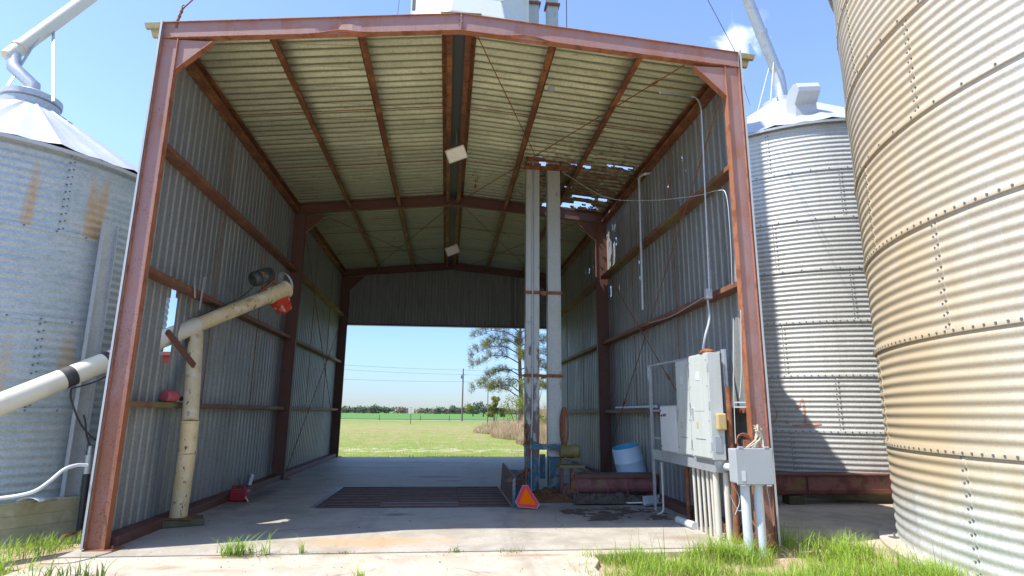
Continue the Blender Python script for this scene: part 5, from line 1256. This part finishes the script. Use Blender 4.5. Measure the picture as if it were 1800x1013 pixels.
def leafball(b,c,r,n,s,rng,flat=1.):
    for _ in range(n):
        d=V((rng.gauss(0,1),rng.gauss(0,1),rng.gauss(0,1)*flat)).normalized()*(r*rng.random()**.4); d.z*=flat
        p=V(c)+d; a=V((rng.gauss(0,1),rng.gauss(0,1),rng.gauss(0,1))).normalized(); e=a.orthogonal().normalized()*s*rng.uniform(.6,1.3); f=a.cross(e).normalized()*s*.5
        b.add([p-e,p+f,p+e,p-f],[(0,1,2,3)])
def shrub(name,lab,x,y,h,r,seed,m='shrub',n=1400,cat='shrub',s=.09,grp=None):
    rng=random.Random(seed); t=thing(name,lab,cat,(x,y,-.07),grp); b=MB()
    for k in range(9): 
        a=rng.uniform(0,6.28); b.tube([(x,y,-.1),(x+math.cos(a)*r*.3,y+math.sin(a)*r*.3,h*.45),(x+math.cos(a)*r*.6,y+math.sin(a)*r*.6,h*rng.uniform(.7,1))],.03,5,True,.008)
    b.build('stem',M['bark'],t)
    b=MB()
    for k in range(16):
        a=rng.uniform(0,6.28); q=r*rng.random()**.6; leafball(b,(x+math.cos(a)*q,y+math.sin(a)*q,h*rng.uniform(.25,.95)),r*.34,n//16,s,rng,.8)
    b.build('crown',M[m],t); return t
shrub('leafy_shrub','yellow green leafy shrub at the foot of the pine trunk',7.2,61,3.4,2.1,41)
shrub('young_pine','small dark green young pine on the bank left of the pine trunk',4.9,60,3.2,.9,42,'needles',1400,'young tree',.12)
shrub('leafy_shrub','taller yellow green shrub right of the pine trunk, glimpsed beside the elevator trunk',9.0,62,6.0,2.3,43,'shrub',1800)
shrub('leafy_shrub','low green shrub on the bank seen between the elevator trunks',7.4,47,1.5,1.0,44,'shrub',900)
# ---- pine
def pine(x,y,H,seed,label):
    rng=random.Random(seed); t=thing('pine_tree',label,'tree',(x,y,-.1))
    b=MB(); P=[V((x+.10*math.sin(i*.9),y,-.1+H*i/10)) for i in range(11)]; b.tube(P,[.30-.026*i for i in range(11)],12); b.build('trunk',M['bark'],t,True)
    lb=MB(); nb=MB()
    def clump(c,r,n):
        for _ in range(n):
            d=V((rng.gauss(0,1),rng.gauss(0,1),rng.gauss(0,.6)+.25)).normalized(); L=r*rng.uniform(.5,1.15); s=d.orthogonal().normalized()*.022; e=d.cross(s).normalized()*.022
            p=c+V((rng.gauss(0,r*.42),rng.gauss(0,r*.42),rng.gauss(0,r*.42))); nb.add([p-s,p+s,p+d*L],[(0,1,2)]); nb.add([p-e,p+e,p+d*L*.9],[(0,1,2)])
    def limb(z,a,L,drop,dead=False):
        p0=V((x,y,z)); d=V((math.cos(a),math.sin(a),0)); pts=[]; 
        for i in range(9):
            t_=i/8; pts.append(p0+d*L*t_+V((0,0,L*(.20*math.sin(t_*3.0)-drop*t_*t_)+rng.gauss(0,.05))))
        lb.tube(pts,.075,6,True,.015)
        if dead: return
        for i in range(2,9):
            for q in range(4 if i>4 else 3):
                sd=V((-d.y,d.x,0))*rng.uniform(-1,1)+d*rng.uniform(.0,.6); L2=L*.34*(1.15-i/11)*rng.uniform(.5,1.1); e=pts[i]+sd*L2+V((0,0,rng.uniform(-.25,.75)))
                lb.tube([pts[i],pts[i].lerp(e,.5)+V((0,0,.08)),e],.022,4,True,.006); clump(e,.44,26); clump(pts[i].lerp(e,.6),.38,13)
    for (z,a,L,dr) in ((3.3,3.0,5.0,-.12),(3.9,3.5,3.6,.0),(4.2,.1,3.0,.05),(5.6,2.75,4.0,.12),(6.3,.4,3.8,.05),(6.9,3.25,5.2,.10),(7.4,-.4,4.0,.1),(7.9,3.0,5.4,.06),(8.6,3.6,4.4,.0),(8.8,.1,4.2,.0),(9.6,2.9,5.2,-.02),(10.3,3.5,4.4,-.05),(10.4,.3,4.4,-.05),(11.2,2.8,4.6,-.1),(11.4,-.5,4.0,-.1),(12.2,3.3,4.2,-.12),(12.8,.6,3.6,-.15),(13.3,2.6,3.4,-.2),(14.0,3.9,2.8,-.25),(14.6,1.2,2.5,-.3),(15.4,2.9,1.8,-.4),(9.2,1.5,3.2,0),(11.8,4.6,3.2,-.1),(7.2,4.7,3.2,.1)):
        limb(z,a,L,dr)
    for z,a,L in ((4.9,2.9,1.6),(6.0,3.3,1.5),(4.5,.3,1.2)): limb(z,a,L,.0,True)
    lb.build('limb',M['bark'],t,True); nb.build('crown',M['needles'],t); return t
pine(8.0,64.5,16.2,5,'tall open crowned pine with long level limbs at the right of the back opening')
# ---- pole, sign, fence posts, power lines
def post(name,lab,cat,p,h,r,m,grp=None):
    t=thing(name,lab,cat,(p.x,p.y,-.07),grp); b=MB(); b.tube([(p.x,p.y,-.1),(p.x,p.y,h)],r,8,True,r*.75); b.build('post',m,t,True); return t
pp_=fl(811,736.5,0); kk=118/pp_.y; pxy=CAMP+(pp_-CAMP)*1.0; px_=wy(812,735,118).x
hpole=wy(813,648,118).z
po=thing('utility_pole','dark wooden utility pole standing at the far edge of the meadow','utility pole',(px_,118,0))
b=MB(); b.tube([(px_,118,-.1),(px_+.02,118,hpole)],.17,8,True,.11); b.build('pole',M['wood_pole'],po,True)
b=MB(); b.box((px_-.5,117.85,hpole-1.3),(px_+.5,117.95,hpole-1.2)); b.cyl((px_-.3,117.8,hpole-2.0),(px_-.3,117.8,hpole-1.4),.15,8); b.build('crossarm',M['wood_pole'],po)
for i,(v0,lab) in enumerate(((649,'top'),(661,'second'),(678,'lowest'))):
    z0=wy(812,652+i*11 if i<2 else 664+6,118).z; z0=(hpole-.3,hpole-1.2,hpole-2.6)[i]
    yl=(637,645,662)[i]; pL=wy(600,yl,100); t=thing('power_line',lab+' of the three thin power lines left of the utility pole','power line',(px_,118,z0))
    b=MB(); d=pL-V((px_,118,z0)); pts=[]
    for k in range(21): s=k/20*1.9; pts.append(V((px_,118,z0))+d*s-V((0,0,1.2*4*(k/20)*(1-k/20)*.35)))
    b.tube(pts,.018,5); 
    b.tube([V((px_,118,z0)),V((px_+60,128,z0-.8)),V((px_+130,140,z0))],.018,5); b.build('strand',M['dark_wire'],t)
sg=wy(722,736,86); hs_=wy(722,714,86).z; hb=wy(722,727,86).z
si=thing('field_sign','white rectangular notice sign on a wooden post in the meadow','sign',(sg.x,86,0))
b=MB(); b.box((sg.x-.05,86.0,-.1),(sg.x+.05,86.08,hs_-.1)); b.build('post',M['wood_pole'],si)
b=MB(); b.box((sg.x-.37,85.95,hb),(sg.x+.37,85.99,hs_)); b.build('panel',M['sign'],si)
b=MB()
for k in range(4):
    z=hs_-.2-.22*k; b.box((sg.x-.24+.04*(k%2),85.942,z-.045),(sg.x+.24-.05*(k%3),85.949,z+.02))
b.build('lettering',mat('faded_red_lettering',(.50,.30,.28),.6),si)
for u,v0,lab in ((667,735,'left of the white sign'),(739,735,'just right of the white sign'),(790,735,'left of the utility pole')):
    p=wy(u,735,122); post('fence_post','short dark fence post at the crop edge '+lab,'fence post',p,1.0,.09,M['wood_pole'],'fence posts at the crop edge')
bp2=wy(1043,700,100)
post('thin_trunk','thin bare grey tree trunk standing left of the pine','tree',wy(857,735,80),5.4,.07,M['bark'])
# ---- far treeline
rng=random.Random(77)
b=MB(); b2=MB()
for k in range(900):
    x=rng.uniform(-420,420); y=rng.uniform(600,680); H=rng.uniform(4.5,8.0)*(1.0+.25*noise.noise(V((x*.02,0,0)))); bb=b if (noise.noise(V((x*.018,3,0)))+rng.uniform(-.25,.25))>.02 else b2
    for q in range(3): leafball(bb,(x+rng.uniform(-3,3),y,H*rng.uniform(.2,.75)),rng.uniform(2.0,4.0),16,1.2,rng,.7)
for (u,v) in ((635,716),(655,714),(662,712),(795,714),(770,716)):
    p=wy(u,v,590); leafball(b,(p.x,590,p.z-3),4.2,120,1.0,rng,1.0); leafball(b,(p.x,590,p.z-6),4.5,80,1.2,rng,.8)
b.build('far_wood',M['far_leaf']); o=bpy.data.objects['far_wood']; tag(o,'far off line of dark evergreen trees along the horizon beyond the crop','trees',None,'stuff')
o=b2.build('far_bare_wood',M['far_bare']); tag(o,'far off band of brown leafless woods along the horizon','trees',None,'stuff')
for (u,v,Yq,lab,sd) in ((896,701,260,'mid distance green tree just right of the utility pole',51),(872,712,240,'low rounded olive tree right of the utility pole',52)):
    p=wy(u,v,Yq) if u!=896 else wy(832,702,260)
    if u==872: p=wy(850,708,240)
    t=thing('field_tree',lab,'tree',(p.x,Yq,0)); rng2=random.Random(sd); b=MB(); b.tube([(p.x,Yq,-.1),(p.x,Yq,p.z*.6)],.3,6); b.build('trunk',M['bark'],t)
    b=MB()
    for k in range(9): leafball(b,(p.x+rng2.uniform(-3,3),Yq+rng2.uniform(-2,2),p.z*rng2.uniform(.4,.88)),1.6,60,.4,rng2)
    b.build('crown',M['needles'] if u==896 else M['far_leaf'],t)
# red barn beyond the left wall hole
p=wy(290,612,30); rbn=thing('red_shed','distant red sided shed glimpsed through the hole in the left wall','shed',(p.x,31,0))
hz=p.z
b=MB(); n=120; 
for s in range(1): b.box((p.x-7,31,-.1),(p.x+3,37,hz-.3))
for k in range(14): b.box((p.x-7,30.97,.1+k*(hz-.5)/14),(p.x+3,30.999,.1+k*(hz-.5)/14+.06))
b.build('wall',M['siding'],rbn)
b=MB(); b.box((p.x-7.3,30.8,hz-.28),(p.x+3.3,37.2,hz-.1)); b.build('roof',M['siding'],rbn)

# ============================================================ CAMERA, LIGHT, WORLD
cam=bpy.data.cameras.new('camera'); co=bpy.data.objects.new('camera',cam); col.objects.link(co)
cam.sensor_width=36; cam.lens=FOC/1800*36; cam.clip_end=6000; cam.clip_start=.05
co.matrix_world=Matrix(((_R.x,_U.x,-_F.x,CAMP.x),(_R.y,_U.y,-_F.y,CAMP.y),(_R.z,_U.z,-_F.z,CAMP.z),(0,0,0,1)))
scene.camera=co
SD=V((1,.31,-1.85)).normalized()
sl_=bpy.data.lights.new('sun','SUN'); sl_.energy=3.8; sl_.angle=R_(.5); sl_.color=(1,.955,.88)
so=bpy.data.objects.new('sun',sl_); col.objects.link(so); so.rotation_euler=SD.to_track_quat('-Z','Y').to_euler()
elev=math.asin(-SD.z); az=math.atan2(-SD.x,-SD.y)
w=bpy.data.worlds.new('World'); scene.world=w; w.use_nodes=True; nt=w.node_tree
bg=nt.nodes['Background']; sky=nt.nodes.new('ShaderNodeTexSky'); sky.sky_type='NISHITA'; sky.sun_disc=False; sky.sun_elevation=elev; sky.sun_rotation=az%(2*math.pi)
sky.air_density=1.0; sky.dust_density=.35; sky.ozone_density=.6; sky.altitude=50
bg.inputs['Strength'].default_value=.15
tcw=nt.nodes.new('ShaderNodeTexCoord')
nrm=nt.nodes.new('ShaderNodeVectorMath'); nrm.operation='NORMALIZE'; nt.links.new(tcw.outputs['Generated'],nrm.inputs[0])
c=mixc(nt,1.,sky.outputs[0],(.96,1.0,1.11),'MULTIPLY')
sepw=nt.nodes.new('ShaderNodeSeparateXYZ'); nt.links.new(nrm.outputs[0],sepw.inputs[0])
rw=nt.nodes.new('ShaderNodeValToRGB'); rw.color_ramp.interpolation='EASE'; rw.color_ramp.elements[0].position=0.; rw.color_ramp.elements[0].color=(.33,.39,.50,1); rw.color_ramp.elements[1].position=.38; rw.color_ramp.elements[1].color=(1,1,1,1)
e_=rw.color_ramp.elements.new(.14); e_.color=(.47,.55,.68,1)
nt.links.new(sepw.outputs[2],rw.inputs[0]); c=mixc(nt,1.,c,rw.outputs[0],'MULTIPLY')
def cloud(c,u,v,rad,amt,sc):
    d=(_F+_R*((u-900)/FOC)-_U*((v-506.5)/FOC)).normalized()
    mp=nt.nodes.new('ShaderNodeVectorMath'); mp.operation='DISTANCE'; nt.links.new(nrm.outputs[0],mp.inputs[0]); mp.inputs[1].default_value=d
    f=mth(nt,'SUBTRACT',1.,mth(nt,'DIVIDE',mp.outputs['Value'],rad),clamp=True)
    n=nt.nodes.new('ShaderNodeTexNoise'); n.inputs['Scale'].default_value=sc; n.inputs['Detail'].default_value=7; n.inputs['Distortion'].default_value=.6; nt.links.new(nrm.outputs[0],n.inputs['Vector'])
    g=ramp(nt,mth(nt,'ADD',n.outputs['Fac'],mth(nt,'MULTIPLY',f,.38)),.62,.86)
    g=mth(nt,'MULTIPLY',mth(nt,'MULTIPLY',g,mth(nt,'MULTIPLY',f,2.,clamp=True)),amt)
    return mixc(nt,g,c,(7.5,7.6,7.8))
for a_ in ((1298,72,.055,.45,26),): c=cloud(c,*a_)
nt.links.new(c,bg.inputs['Color'])
vs_=scene.view_settings; vs_.view_transform='Standard'; vs_.look='None'; vs_.gamma=1; vs_.exposure=1.08; vs_.use_curve_mapping=False
scene.cycles.max_bounces=8; scene.cycles.diffuse_bounces=6; scene.cycles.use_adaptive_sampling=True
